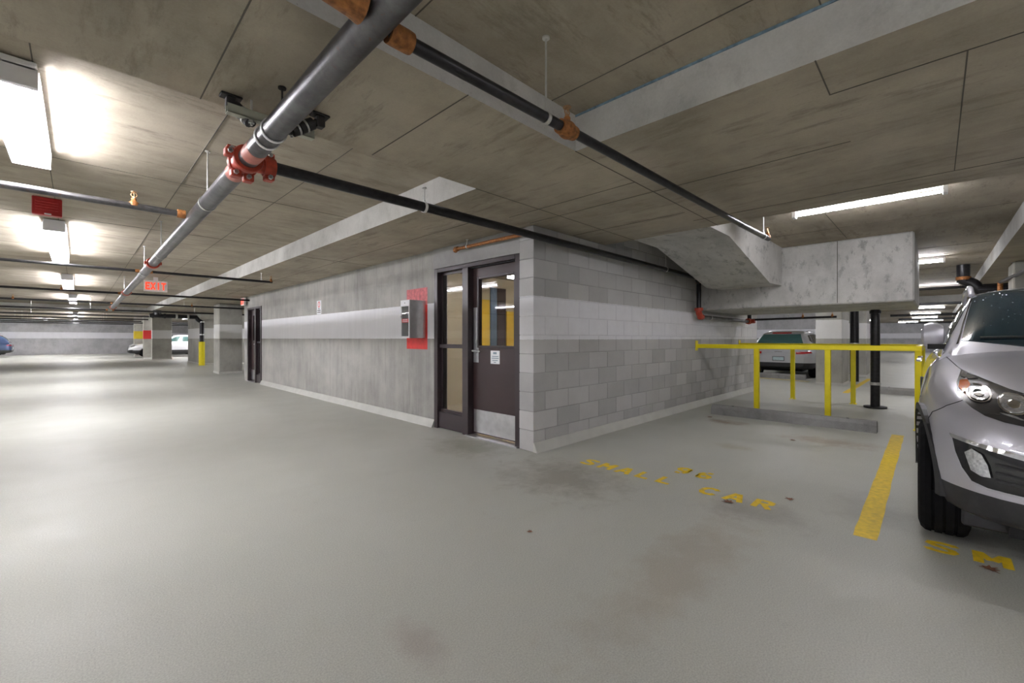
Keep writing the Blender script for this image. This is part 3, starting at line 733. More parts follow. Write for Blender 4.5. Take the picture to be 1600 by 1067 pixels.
# ------------------------------------------------------------------ wall fittings and signs
rp = MB().box(XW-.0015, 5.02, 1.05, XW, 5.55, 1.672, 0); rp.box(XW-.0015, 5.02, 1.672, XW, 5.55, 1.915, 1)
o = rp.build('painted_panel', [REDP, PINKP], wall_left); o['label'] = 'red painted rectangle behind the extinguisher cabinet'
cb = thing('extinguisher_cabinet', (XW, 5.18, 1.21), 'silver fire extinguisher cabinet on the red painted wall patch beside the brown door', 'cabinet')
x0, x1, y0, y1, z0, z1 = 3.15, XW-.002, 5.065, 5.29, 1.208, 1.728
k = MB(); k.box(x0+.01, y0, z0, x1, y0+.004, z1).box(x0+.01, y1-.004, z0, x1, y1, z1).box(x0+.01, y0+.004, z0, x1, y1-.004, z0+.004).box(x0+.01, y0+.004, z1-.004, x1, y1-.004, z1).box(x1-.004, y0+.004, z0+.004, x1, y1-.004, z1-.004)
k.build('body', STAIN, cb)
k = MB(); e = .022
k.bbox(x0, y0, z0, x0+.012, y0+e, z1, .002).bbox(x0, y1-e, z0, x0+.012, y1, z1, .002).bbox(x0, y0+e, z0, x0+.012, y1-e, z0+.025, .002).bbox(x0, y0+e, z1-.085, x0+.012, y1-e, z1, .002)
dr_ = k.build('door', WHITEP, cb)
MB().box(x0+.006, y0+e, z0+.025, x0+.009, y1-e, z1-.085).build('window_pane', CLEAR, dr_)
k = MB(); k.box(x0+.003, y0+.03, 1.42, x0+.006, y1-.03, 1.472); k.box(x0+.0025, y0+.05, 1.452, x0+.003, y1-.05, 1.462, 1); k.box(x0+.0025, y0+.045, 1.43, x0+.003, y1-.045, 1.438, 1); k.build('label', [INKR, PAPER], dr_)
k = MB(); k.cyl((x0-.002, y0+.112, z1-.04), (x0+.002, y0+.112, z1-.04), .008, 12); k.build('lock', INKK, dr_)
MB().bbox(x0-.012, y1-.02, 1.49, x0+.001, y1-.006, 1.515, .002).build('latch', WHITEP, dr_)
fe = thing('fire_extinguisher', (3.28, 5.18, z0+.005), 'grey fire extinguisher standing inside the silver wall cabinet', 'extinguisher')
k = MB(); k.lathe((3.28, 5.18, z0+.005), (0, 0, 1), [(0, .05), (.01, .056), (.27, .056), (.31, .035), (.325, .018), (.34, .018)], 18); k.build('cylinder', STAIN, fe, True)
k = MB(); k.bbox(3.22, 5.165, z0+.345, 3.33, 5.195, z0+.38, .005); k.tube([(3.23, 5.18, z0+.36), (3.21, 5.18, z0+.25), (3.213, 5.18, z0+.1)], .01, 8); k.build('valve_and_hose', GASKET, fe, True)
# wall sign
sg = MB(); sg.box(XW-.003, 8.715, 1.69, XW, 8.935, 1.965, 0)
for i in range(18):
    a0, a1 = 2*PI*i/18, 2*PI*(i+1)/18; cy, cz = 8.825, 1.885
    q = [(XW-.004, cy+r*math.cos(a), cz+r*math.sin(a)) for r, a in ((.045, a0), (.062, a0), (.062, a1), (.045, a1))]
    sg.add(q, [(0, 1, 2, 3)], 1)
sg.box(XW-.0045, 8.817, 1.835, XW-.003, 8.833, 1.935, 1)
for z, wd in ((1.80, .03), (1.765, .08), (1.728, .085)): sg.box(XW-.0045, 8.825-wd, z-.008, XW-.003, 8.825+wd, z+.008, 2)
tag(sg.build('wall_sign', [PAPER, INKR, INKK]), 'small white sign with red circle above the white wall band', 'sign')
# ceiling alarm
al = thing('fire_alarm', (-.2, 6.43, 2.55), 'red fire alarm box on the ceiling between two fluorescent lights', 'alarm')
MB().bbox(-.325, 6.40, 2.45, -.115, 6.47, 2.629, .006).build('housing', REDBOX, al)
k = MB()
for i in range(4): k.bbox(-.30, 6.394, 2.50+i*.026, -.14, 6.402, 2.512+i*.026, .002)
k.build('sounder_grille', REDBOX, al); MB().bbox(-.24, 6.388, 2.455, -.19, 6.402, 2.468, .003).build('strobe_lens', WHITEP, al)

STROKES = {
 'E': ([[(.12, 0), (.12, 1)], [(.12, .91), (.66, .91)], [(.12, .5), (.58, .5)], [(.12, .09), (.66, .09)]]),
 'X': ([[(.06, 0), (.64, 1)], [(.64, 0), (.06, 1)]]),
 'I': ([[(.35, 0), (.35, 1)]]),
 'T': ([[(.35, 0), (.35, 1)], [(.02, .91), (.68, .91)]]),
 'S': ([[(.66, .76), (.60, .88), (.36, .91), (.14, .84), (.11, .70), (.22, .59), (.40, .51)], [(.40, .49), (.57, .40), (.62, .26), (.55, .12), (.34, .08), (.12, .12), (.06, .25)]]),
 'M': ([[(.10, 0), (.10, 1)], [(.13, .96), (.36, .36)], [(.40, .36), (.63, .96)], [(.66, 0), (.66, 1)]]),
 'A': ([[(.06, 0), (.31, 1)], [(.39, 1), (.64, 0)], [(.24, .32), (.46, .32)]]),
 'L': ([[(.12, 0), (.12, 1)], [(.20, .09), (.64, .09)]]),
 'C': ([[(.62, .74), (.52, .88), (.34, .92), (.18, .84), (.11, .66), (.10, .53)], [(.10, .47), (.11, .34), (.18, .16), (.34, .08), (.52, .12), (.62, .26)]]),
 'R': ([[(.12, 0), (.12, 1)], [(.20, .92), (.46, .92), (.58, .84), (.58, .62), (.46, .53), (.22, .53)], [(.38, .46), (.62, 0)]]),
 '9': ([[(.56, .70), (.52, .86), (.35, .92), (.16, .84), (.11, .68), (.18, .52), (.36, .46), (.54, .54), (.58, .70), (.56, .36), (.44, .14)], [(.36, .09), (.14, .10)]]),
 '6': ([[(.14, .30), (.18, .14), (.35, .08), (.54, .16), (.59, .32), (.52, .48), (.34, .54), (.16, .46), (.12, .30), (.14, .64), (.26, .86)], [(.34, .91), (.56, .90)]]),
}
def letter(mb, ch, f, wd=.2, t=0., mi=0):
    for i, st in enumerate(STROKES[ch]): mb.ribbon(st, wd, lambda u, v, h, i=i: f(u, v, h+.0003*i), t, mi)
def exit_sign(name, c, wd, ht, ux, label, letters, stem):
    o = thing(name, c, label, 'sign'); cx, cy, cz = c; u = Vector(ux); nrm = Vector((u.y, -u.x, 0))
    def P(a, d, z): v = Vector((cx, cy, cz)) + u*a + nrm*d; return (v.x, v.y, cz+z)
    def b(a0, a1, d0, d1, z0, z1): return [P(a0,d0,z0), P(a1,d0,z0), P(a1,d1,z0), P(a0,d1,z0), P(a0,d0,z1), P(a1,d0,z1), P(a1,d1,z1), P(a0,d1,z1)]
    F = [(0,3,2,1),(4,5,6,7),(0,1,5,4),(1,2,6,5),(2,3,7,6),(3,0,4,7)]
    MB().add(b(-wd/2, wd/2, -.025, .025, -ht/2, ht/2), F).build('housing', EXITW, o)
    if stem: MB().add(b(-.04, .04, -.03, .03, ht/2, stem-cz), F).build('canopy', EXITW, o)
    m = MB(); hh = ht*.66; k = wd*.9/ (4*.74)
    for i, ch in enumerate(letters):
        a0 = -wd*.45 + i*.74*k
        letter(m, ch, lambda x, y, h, a0=a0: P(a0+x*k, .026+h, -hh/2+y*hh), .2, .004)
    m.build('exit_letters', EXITR, o)
    return o
exit_sign('exit_sign', (1.275, 12.95, 2.42), .42, .25, (1, 0, 0), 'red lettered EXIT sign on the ceiling beside the grey main', 'EXIT', 2.629)
exit_sign('exit_sign', (XW-.07, 14.15, 2.26), .34, .22, (0, -1, 0), 'EXIT sign on the far end of the concrete wall above the far door', 'EXIT', 0)

# ------------------------------------------------------------------ railings and wheel stops
def railing(X, pys, label, side=False):
    o = thing('guard_railing', (X, 1.6, 0), label, 'railing')
    h = .035
    MB().bbox(X-h, pys[-1]-h, 1.035, X+h, YC-.012, 1.105, .004).build('top_rail', YELLOW, o)
    MB().bbox(X-.05, YC-.012, .99, X+.05, YC-.001, 1.165, .003).build('wall_plate', YELLOW, o)
    for y in pys:
        p = MB().bbox(X-h, y-h, .008, X+h, y+h, 1.035, .004).build('post', YELLOW, o)
        MB().bbox(X-.065, y-.05, 0, X+.065, y+.05, .009, .002).build('base_plate', YELLOW, p)
        k = MB()
        for s in (-1, 1): k.cyl((X+s*.05, y, .008), (X+s*.05, y, .022), .008, 6)
        k.build('anchor_bolt', ZINC, p)
    if side:
        MB().bbox(X+h, pys[-1]-h, 1.035, 10.03-h-.001, pys[-1]+h, 1.105, .004).build('side_rail', YELLOW, o)
        p = MB().bbox(8.8-h, pys[-1]-h, .008, 8.8+h, pys[-1]+h, 1.035, .004).build('post', YELLOW, o)
        MB().bbox(8.74, pys[-1]-.06, 0, 8.86, pys[-1]+.06, .009, .002).build('base_plate', YELLOW, p)
    return o
railing(7.70, (2.055, 1.12, .16), 'yellow steel railing under the front edge of the concrete landing', True)
railing(10.03, (2.03, 1.08, .16), 'second yellow steel railing under the back edge of the landing')
def wheel_stop(x, y0, y1, label):
    k = MB().prism([(x, 0), (x+.16, 0), (x+.15, .10), (x+.125, .145), (x+.035, .145), (x+.01, .10)], 'y', y0, y1)
    o = thing('wheel_stop', (x+.08, (y0+y1)/2, 0), label, 'wheel stop')
    k.build('block', STOPC, o)
    q = MB()
    for y in (y0+.3, y1-.3): q.cyl((x+.08, y, .14), (x+.08, y, .150), .018, 10)
    q.build('anchor_pin', DARKMET, o)
wheel_stop(7.09, .53, 2.55, 'grey concrete wheel stop at the head of stall 96')
wheel_stop(14.86, 2.70, 4.5, 'pale wheel stop behind the silver hatchback')
wheel_stop(12.3, -.9, 1.02, 'long wheel stop beyond the black downpipe')

# ------------------------------------------------------------------ paint on the floor
def floor_word(word, x0, y_start, pitch, wl_, ht, parent_label):
    first = None
    for i, ch in enumerate(word):
        m = MB(); y = y_start - i*pitch
        letter(m, ch, lambda u, v, h, y=y: (x0+v*ht, y-u*wl_, .0008+h), .21, .0006)
        o = m.build('painted_letter' if ch.isalpha() else 'painted_number', LINEY, floor); o['label'] = parent_label
floor_word('SMALL', 3.405, 2.455, .1915, .19, .18, 'yellow stencilled SMALL on the floor of stall 96')
floor_word('CAR', 3.40, 1.335, .190, .19, .18, 'yellow stencilled CAR on the floor of stall 96')
floor_word('96', 3.765, 1.70, .19, .20, .20, 'yellow stencilled 96 on the stall floor')
floor_word('SMALL', 3.40, .045, .1915, .19, .17, 'yellow stencilled SMALL in front of the silver crossover')
floor_word('CAR', 3.40, -1.08, .190, .19, .17, 'yellow stencilled CAR under the silver crossover')
def pline(x0, y0, x1, y1, label, wd=.115):
    d = Vector((x1-x0, y1-y0)); L = d.length; d /= L; n = Vector((-d.y, d.x)); k = max(3, int(L/.15))
    a = [Vector((x0, y0))+d*L*i/k+n*(wd/2+random.uniform(-.004, .003)) for i in range(k+1)]
    b_ = [Vector((x0, y0))+d*L*i/k-n*(wd/2+random.uniform(-.004, .003)) for i in range(k+1)]
    m = MB(); m.add([(p.x, p.y, .0009) for p in a]+[(p.x, p.y, .0009) for p in b_], [(i, i+1, k+2+i, k+1+i) for i in range(k)])
    o = m.build('painted_line', LINEY, floor); o['label'] = label
pline(3.33, .305, 7.17, .335, 'broad yellow stall line left of the silver crossover')
pline(11.9, 1.42, 16.6, 1.40, 'yellow stall line beyond the railing')
pline(14.3, 2.5, 14.9, 4.6, 'yellow line in front of the far wheel stop')
pline(14.0, -1.2, 18.6, -1.25, 'far yellow stall line on the right')

# leaves
def leaf(x, y, s, rz, label):
    pts = [(0, -.5), (.10, -.3), (.42, -.32), (.22, -.08), (.55, .12), (.2, .12), (.25, .42), (.06, .25), (0, .62), (-.07, .25), (-.3, .38), (-.2, .1), (-.5, .1), (-.24, -.1), (-.38, -.34), (-.1, -.3)]
    c, sn = math.cos(rz), math.sin(rz); m = MB()
    vs = [(x+s*(u*c-v*sn), y+s*(u*sn+v*c), .004+s*.35*abs(u)*random.uniform(.3, .9)) for u, v in pts]
    n = len(vs)
    vs += [(x, y, .004), (x, y, .0015)] + [(a, b_, h-.0015) for a, b_, h in vs]
    fs = [(i, (i+1) % n, n) for i in range(n)] + [(n+2+(i+1) % n, n+2+i, n+1) for i in range(n)] + [(i, n+2+i, n+2+(i+1) % n, (i+1) % n) for i in range(n)]
    tag(m.add(vs, fs).build('dry_leaf', LEAF), label, 'leaf')
leaf(3.35, 1.08, .075, .4, 'dry brown leaf touching the A of the painted CAR')
leaf(3.73, .775, .06, 1.9, 'dry brown leaf beyond the R of the painted CAR')
leaf(3.33, -.20, .075, 2.4, 'dry reddish leaf on the painted letters in front of the crossover')
leaf(1.97, 1.79, .035, .9, 'tiny dark curled leaf alone in the middle of the floor')
leaf(5.92, 1.20, .06, 2.9, 'small dry leaf in the middle of stall 96')
leaf(6.78, 2.45, .07, .2, 'dark dry leaf near the wheel stop by the block wall')

# ------------------------------------------------------------------ cars
def paint(name, col, metal=.6, rough=.32):
    m, t, b = nt(name)
    b.inputs['Metallic'].default_value = metal; b.inputs['Roughness'].default_value = rough
    b.inputs['Coat Weight'].default_value = 1; b.inputs['Coat Roughness'].default_value = .03
    tc = t.nodes.new('ShaderNodeTexCoord')
    n = noise(t, tc.outputs['Object'], 900, 2)
    t.links.new(mixc(t, ramp(t, n, .4, .6), tuple(c*.94 for c in col), tuple(min(1, c*1.05) for c in col)), b.inputs['Base Color'])
    return m
SILVER = paint('silver_car_paint', (.60, .595, .65), .4)
SILVER2 = paint('pale_silver_car_paint', (.66, .67, .70), .45)
WHITEC = paint('white_car_paint', (.80, .81, .83), .0, .3)
BLUEC = paint('dark_blue_car_paint', (.05, .08, .17), .4)
CLAD = plain('black_car_cladding', (.028, .028, .030), .55, noise=.1, scale=60)
GLOSSK = plain('gloss_black_trim', (.008, .008, .010), .12, coat=.6)
TYRE = plain('tyre_rubber', (.007, .007, .008), .85, noise=.2, scale=40, spec=.15)
RIM = plain('alloy_rim', (.55, .55, .57), .28, .9)
CHROME = plain('chrome_trim', (.80, .80, .80), .08, 1.)
CGLASS = plain('tinted_car_glass', (.012, .030, .042), .06, spec=.8, coat=.3)
TINT2 = plain('green_tinted_car_glass', (.05, .12, .115), .06, spec=.8)
REDL = plain('red_tail_lamp', (.45, .015, .02), .15, coat=.6)
AMBER = plain('amber_lens', (.85, .16, .01), .12, coat=.8)
LENS = plain('clear_lamp_lens', (.62, .63, .65), .10, .7, noise=.35, scale=70, coat=.6)
LAMPK = plain('lamp_housing', (.035, .034, .036), .25, coat=.9)
PLATE = plain('licence_plate', (.55, .68, .70), .4, noise=.2, scale=50)
UNDER = plain('underbody', (.010, .010, .011), .8)

def spline(keys, s):
    """Catmull-Rom through rows of (s, a, b, ...)"""
    n = len(keys); i = 0
    while i < n-2 and s > keys[i+1][0]: i += 1
    p0, p1, p2, p3 = keys[max(0, i-1)], keys[i], keys[i+1], keys[min(n-1, i+2)]
    h = p2[0]-p1[0]; t = min(1, max(0, (s-p1[0])/h)); out = []
    for k in range(1, len(p1)):
        m1 = (p2[k]-p0[k])/max(1e-6, p2[0]-p0[0])*h; m2 = (p3[k]-p1[k])/max(1e-6, p3[0]-p1[0])*h
        out.append((2*t**3-3*t*t+1)*p1[k] + (t**3-2*t*t+t)*m1 + (-2*t**3+3*t*t)*p2[k] + (t**3-t*t)*m2)
    return out
def sgp(v, e=.6): return math.copysign(abs(v)**e, v)
def loft(secs):
    """secs: closed half sections (y,z) from bottom centre to top centre at stations s -> mirrored closed mesh"""
    m = MB(); rows = []
    for s, half in secs:
        ring_ = [(s, y, z) for y, z in half] + [(s, -y, z) for y, z in half[-2:0:-1]]
        rows.append(ring_)
    k = len(rows[0])
    vs = [v for r in rows for v in r]; fs = []
    for i in range(len(rows)-1):
        for j in range(k): fs.append((i*k+j, i*k+(j+1) % k, (i+1)*k+(j+1) % k, (i+1)*k+j))
    fs += [tuple(range(k)), tuple(range((len(rows)-1)*k, len(rows)*k))]
    return m.add(vs, fs)
def resample(pts, n):
    keys = [(i,)+tuple(p) for i, p in enumerate(pts)]
    return [tuple(spline(keys, (len(pts)-1)*i/(n-1))) for i in range(n)]
def stations(keys, n):
    a, b = keys[0][0], keys[-1][0]
    g = sorted(set([round(k[0], 4) for k in keys] + [round(a+(b-a)*i/n, 4) for i in range(n+1)]))
    return g
def to_bm(mb):
    bm = bmesh.new(); vs = [bm.verts.new(v) for v in mb.v]
    for f in mb.f: bm.faces.new([vs[i] for i in f])
    bmesh.ops.recalc_face_normals(bm, faces=bm.faces[:]); return bm
def bm_obj(bm, name, mats, parent, smooth=True, ang=32):
    me = bpy.data.meshes.new(name); bm.to_mesh(me); bm.free()
    for mt in (mats if isinstance(mats, (list, tuple)) else [mats]): me.materials.append(mt)
    if smooth:
        me.polygons.foreach_set('use_smooth', [True]*len(me.polygons)); me.set_sharp_from_angle(angle=math.radians(ang))
    return link(name, me, parent)
def boolean(bm, cut):
    ms = []
    for b_ in (bm, cut):
        me = bpy.data.meshes.new('t'); b_.to_mesh(me); b_.free(); o = bpy.data.objects.new('t', me); COL.objects.link(o); ms.append(o)
    md = ms[0].modifiers.new('b', 'BOOLEAN'); md.operation = 'DIFFERENCE'; md.object = ms[1]; md.solver = 'EXACT'
    dg = bpy.context.evaluated_depsgraph_get(); dg.update()
    me = bpy.data.meshes.new_from_object(ms[0].evaluated_get(dg))
    for o in ms: bpy.data.objects.remove(o)
    out = bmesh.new(); out.from_mesh(me); return out
AXES = {'front': ((1, 0, 0), lambda u, v: (-3, u, v)), 'rear': ((-1, 0, 0), lambda u, v: (9, u, v)), 'right': ((0, -1, 0), lambda u, v: (u, 3, v)),
        'left': ((0, 1, 0), lambda u, v: (u, -3, v)), 'top': ((0, 0, -1), lambda u, v: (u, v, 4))}
def panel(bvh, poly, axis, off, name, mat, parent, cell=.045, thick=.03, smooth=True):
    """a fitted panel: convex outline seen along an axis, laid on the body surface with its edge turned inwards"""
    d, f = AXES[axis]; d = Vector(d)
    us = [p[0] for p in poly]; vs = [p[1] for p in poly]
    bm = bmesh.new(); nu = max(2, int((max(us)-min(us))/cell)+1); nv = max(2, int((max(vs)-min(vs))/cell)+1)
    g = [[bm.verts.new((min(us)-.01+(max(us)-min(us)+.02)*i/nu, min(vs)-.01+(max(vs)-min(vs)+.02)*j/nv, 0)) for j in range(nv+1)] for i in range(nu+1)]
    for i in range(nu):
        for j in range(nv): bm.faces.new((g[i][j], g[i+1][j], g[i+1][j+1], g[i][j+1]))
    area = sum(poly[i][0]*poly[(i+1) % len(poly)][1]-poly[(i+1) % len(poly)][0]*poly[i][1] for i in range(len(poly)))
    P = poly if area > 0 else poly[::-1]
    for i in range(len(P)):
        a, b_ = Vector(P[i]+(0,)), Vector(P[(i+1) % len(P)]+(0,)); e = b_-a
        if e.length < 1e-6: continue
        bmesh.ops.bisect_plane(bm, geom=bm.verts[:]+bm.edges[:]+bm.faces[:], plane_co=a, plane_no=(e.y, -e.x, 0), clear_outer=True)
    bad = []
    for v in bm.verts:
        o = Vector(f(v.co.x, v.co.y)); h = bvh.ray_cast(o, d)
        if h[0] is None: bad.append(v); continue
        n = h[1] if h[1].dot(d) < 0 else -h[1]
        v.co = h[0] + (n*.6 - d*.4).normalized()*off
    bmesh.ops.delete(bm, geom=bad, context='VERTS')
    ed = [e for e in bm.edges if e.is_boundary]
    r = bmesh.ops.extrude_edge_only(bm, edges=ed)
    for v in [x for x in r['geom'] if isinstance(x, bmesh.types.BMVert)]: v.co += d*thick
    bmesh.ops.recalc_face_normals(bm, faces=bm.faces[:])
    return bm_obj(bm, name, mat, parent, smooth, 35)
def strip(bvh, pts, axis, r, name, mat, parent, off=.0, sub=8):
    d, f = AXES[axis]; d = Vector(d); q = []
    for i in range(len(pts)-1):
        for k in range(sub):
            t = k/sub; q.append((pts[i][0]*(1-t)+pts[i+1][0]*t, pts[i][1]*(1-t)+pts[i+1][1]*t))
    q.append(pts[-1]); L = []
    for u, v in q:
        h = bvh.ray_cast(Vector(f(u, v)), d)
        if h[0] is not None: L.append(h[0]-d*off)
    if len(L) < 2: return None
    return MB().tube(L, r, 6).build(name, mat, parent, True)
def wheel(parent, s, y, rw, wd, side, steer=0., detail=False, rimr=None):
    """side +1: outer face towards +y"""
    rr = rimr or rw*.66; n = 72 if detail else 36
    R = Matrix.Translation((s, y, rw)) @ Matrix.Rotation(steer, 4, 'Z')
    h = wd/2; m = MB()
    prof = [(-h*.72, rr), (-h*.98, rr+.02), (-h, (rr+rw)/2), (-h*.90, rw-.022), (-h*.72, rw-.004)]
    if detail:
        for q in (-.42, 0., .42): prof += [(h*(q-.07), rw), (h*(q-.06), rw-.009), (h*(q+.06), rw-.009), (h*(q+.07), rw)]
    prof += [(h*.72, rw-.004), (h*.90, rw-.022), (h, (rr+rw)/2), (h*.98, rr+.02), (h*.72, rr)]
    m.lathe((0, 0, 0), (0, 1, 0), prof, n, 0, True)
    if detail:      # cross cuts in the tread shoulders
        for i, v in enumerate(m.v):
            pi, k = divmod(i, n)
            if k % 3 == 0 and (abs(v[1]) > h*.45): m.v[i] = (v[0]*.978, v[1], v[2]*.978) if math.hypot(v[0], v[2]) > rw-.03 else v
    m.v = [(R @ Vector(v))[:] for v in m.v]
    ty = m.build('wheel', TYRE, parent, True, 25)
    k = MB(); o = side*h*.62
    k.lathe((0, 0, 0), (0, 1, 0), [(-h*.7, rr), (-h*.7, rr-.012), (h*.7, rr-.012), (h*.7, rr)], 32, 0, True)
    for i in range(5):
        a = 2*PI*i/5; c, sn = math.cos(a), math.sin(a)
        pts = [(c*.03-sn*.028, sn*.03+c*.028), (c*(rr-.008)-sn*.045, sn*(rr-.008)+c*.045), (c*(rr-.008)+sn*.045, sn*(rr-.008)-c*.045), (c*.03+sn*.028, sn*.03-c*.028)]
        k.prism([(p[0], p[1]) for p in pts], 'y', o-side*.012, o+side*.010)
    k.cyl((0, o-side*.015, 0), (0, o+side*.016, 0), .055, 18); k.cyl((0, o-side*.10, 0), (0, o-side*.06, 0), rr*.75, 20, 1)
    k.v = [(R @ Vector(v))[:] for v in k.v]
    k.build('rim', [RIM, UNDER], ty, False)
def car(name, label, pos, rz, p, pm, glass=CGLASS, detail=False):
    """local frame: +x runs from the nose to the tail, +y is the car's right side, z up; origin under the nose"""
    o = thing(name, (0, 0, 0), label, 'car', None)
    low, cab = p['low'], p['cab']; ns = 84 if detail else 40
    def half_low(s):
        w_, zl, zt = spline(low, s); H = zt-zl
        return resample([(0, zl), (w_*.5, zl), (w_*.86, zl+.005), (w_*.97, zl+H*.10), (w_, zl+H*.34), (w_*.992, zl+H*.58), (w_*.972, zl+H*.74), (w_*.925, zl+H*.87), (w_*.83, zl+H*.955), (w_*.55, zt), (w_*.25, zt+.012), (0, zt+.016)], 26)
    body = to_bm(loft([(s, half_low(s)) for s in stations(low, ns)]))
    belt = p['belt']; wb = p['wb']
    def half_cab(s):
        zt, wt = spline(cab, s); zb = belt-.12; r = min(.07, max(.01, (zt-belt)*.4))
        wm = wb
        return resample([(0, zb), (wm*.6, zb), (wm, zb+.02), (wm, belt-.02), (wm+(wt-wm)*.5, belt+(zt-belt)*.5), (wt+.012, zt-r), (wt-.012, zt-r*.4), (wt-.06, zt-.004), (wt*.6, zt+.018), (wt*.3, zt+.026), (0, zt+.028)], 24)
    cabm = to_bm(loft([(s, half_cab(s)) for s in stations(cab, 44 if detail else 26)]))
    tree_c = BVHTree.FromBMesh(cabm)
    rw = p['rw']; Wd = max(k[1] for k in low)
    cut = MB()
    for s in p['axles']:
        for y in (-1, 1):
            a, b_ = sorted((y*(Wd-.33), y*(Wd+.1))); cut.cyl((s, a, rw), (s, b_, rw), rw+p.get('gap', .05), 36)
    tree_b = BVHTree.FromBMesh(body)
    body = boolean(body, to_bm(cut))
    zc = p['clad']
    b2_ = body.copy()
    bmesh.ops.bisect_plane(body, geom=body.verts[:]+body.edges[:]+body.faces[:], plane_co=(0, 0, zc), plane_no=(0, 0, 1), clear_inner=True)
    bmesh.ops.bisect_plane(b2_, geom=b2_.verts[:]+b2_.edges[:]+b2_.faces[:], plane_co=(0, 0, zc), plane_no=(0, 0, 1), clear_outer=True)
    bm_obj(body, 'body', pm, o); bm_obj(b2_, 'lower_cladding', CLAD, o); bm_obj(cabm, 'cabin', pm, o)
    for s in p['axles']:
        for y in (-1, 1):
            wheel(o, s, y*(Wd-.125), rw, .225, y, p.get('steer', 0.) if s == p['axles'][0] else 0., detail and s == p['axles'][0] and y == 1)
            if p.get('flare'):
                m = MB(); R0 = rw+p.get('gap', .05); n = 26; prev = None
                for i in range(n+1):
                    a = -.18*PI + 1.36*PI*i/n
                    px, pz = s-math.cos(a)*R0, rw+math.sin(a)*R0
                    px2, pz2 = s-math.cos(a)*(R0+.04), rw+math.sin(a)*(R0+.04)
                    ws = spline(low, px)[0]; ws2 = spline(low, px2)[0]
                    zlo = .33
                    rowv = [(px, y*(ws-.07), max(zlo, pz)), (px, y*(ws+.006), max(zlo, pz)), (px2, y*(ws2+.004), max(zlo, pz2)), (px2, y*(ws2-.035), max(zlo, pz2))]
                    if prev is not None: m.add(prev+rowv, [(0, 1, 5, 4), (1, 2, 6, 5), (2, 3, 7, 6)])
                    prev = rowv
                m.build('wheel_arch_trim', CLAD, o, True)
    u = MB(); u.box(p['axles'][0]-.5, -Wd+.35, .2, p['axles'][1]+.5, Wd-.35, .45); u.build('underbody', UNDER, o)
    # glass
    s0, s1, s2, s3 = p['glass']
    def w_at(s): return spline(cab, s)[1]
    def z_at(s): return spline(cab, s)[0]
    panel(tree_c, p.get('windshield') or [(s0+.05, w_at(s0)-.03), (s1, w_at(s1)-.05), (s1-.025, w_at(s1)*.5), (s1-.03, 0), (s1-.025, -w_at(s1)*.5), (s1, -w_at(s1)+.05), (s0+.05, -w_at(s0)+.03), (s0-.04, -w_at(s0)*.6), (s0-.07, 0), (s0-.04, w_at(s0)*.6)], 'top', .006, 'windshield', glass, o)
    zr = z_at((s1+s2)/2)
    for side, sg in (('right', 1), ('left', -1)):
        for poly in p['side_windows']: panel(tree_c, [tuple(q) for q in poly], side, .005, 'side_window', glass, o)
    zt2 = z_at(s2); wz = w_at(s2)
    panel(tree_c, p.get('rear_window', [(-wz+.09, zt2-.09), (wz-.09, zt2-.09), (wb-.16, belt+.06), (-wb+.16, belt+.06)]), 'rear', .006, 'rear_window', p.get('rear_glass', glass), o)
    p['extras'](o, tree_b, tree_c, pm)
    # mirrors
    for y in (-1, 1):
        sm, my, mz, sc = p['mirror']
        k = MB()
        prof = [(-.105, .02, .01), (-.09, .06, .055), (-.04, .082, .075), (.02, .085, .078), (.07, .07, .066), (.095, .03, .03)]
        rows = []
        for a, ry, rz_ in prof:
            rows.append([(sm + (-.045 if abs(t-PI) < PI/2 else .045)*1.0*abs(math.cos(t)) * (1 if math.cos(t) > 0 else 1.3) * (rz_/.078), y*(my+a*sc*.72), mz+sgp(math.sin(t))*rz_*sc*(1.45 if math.sin(t) > 0 else 1.35)) for t in [2*PI*i/16 for i in range(16)]])
        vs = [v for r_ in rows for v in r_]; fs = []
        for i in range(len(rows)-1):
            for j in range(16): fs.append((i*16+j, i*16+(j+1) % 16, (i+1)*16+(j+1) % 16, (i+1)*16+j))
        fs += [tuple(range(16)), tuple(range(len(rows)*16-16, len(rows)*16))]
        k.add(vs, fs); mo = k.build('mirror', pm, o, True)
        q = MB().prism([(sm-.05, mz-.07*sc), (sm+.05, mz-.07*sc), (sm+.06, mz-.11), (sm-.06, mz-.11)], 'y', *sorted((y*(my-.13*sc), y*(my+.03*sc)))); q.build('mirror_foot', CLAD, mo)
    o.location = pos; o.rotation_euler = (0, 0, rz)
    return o
def mirror_poly(poly): return [(-a, b_) for a, b_ in poly]
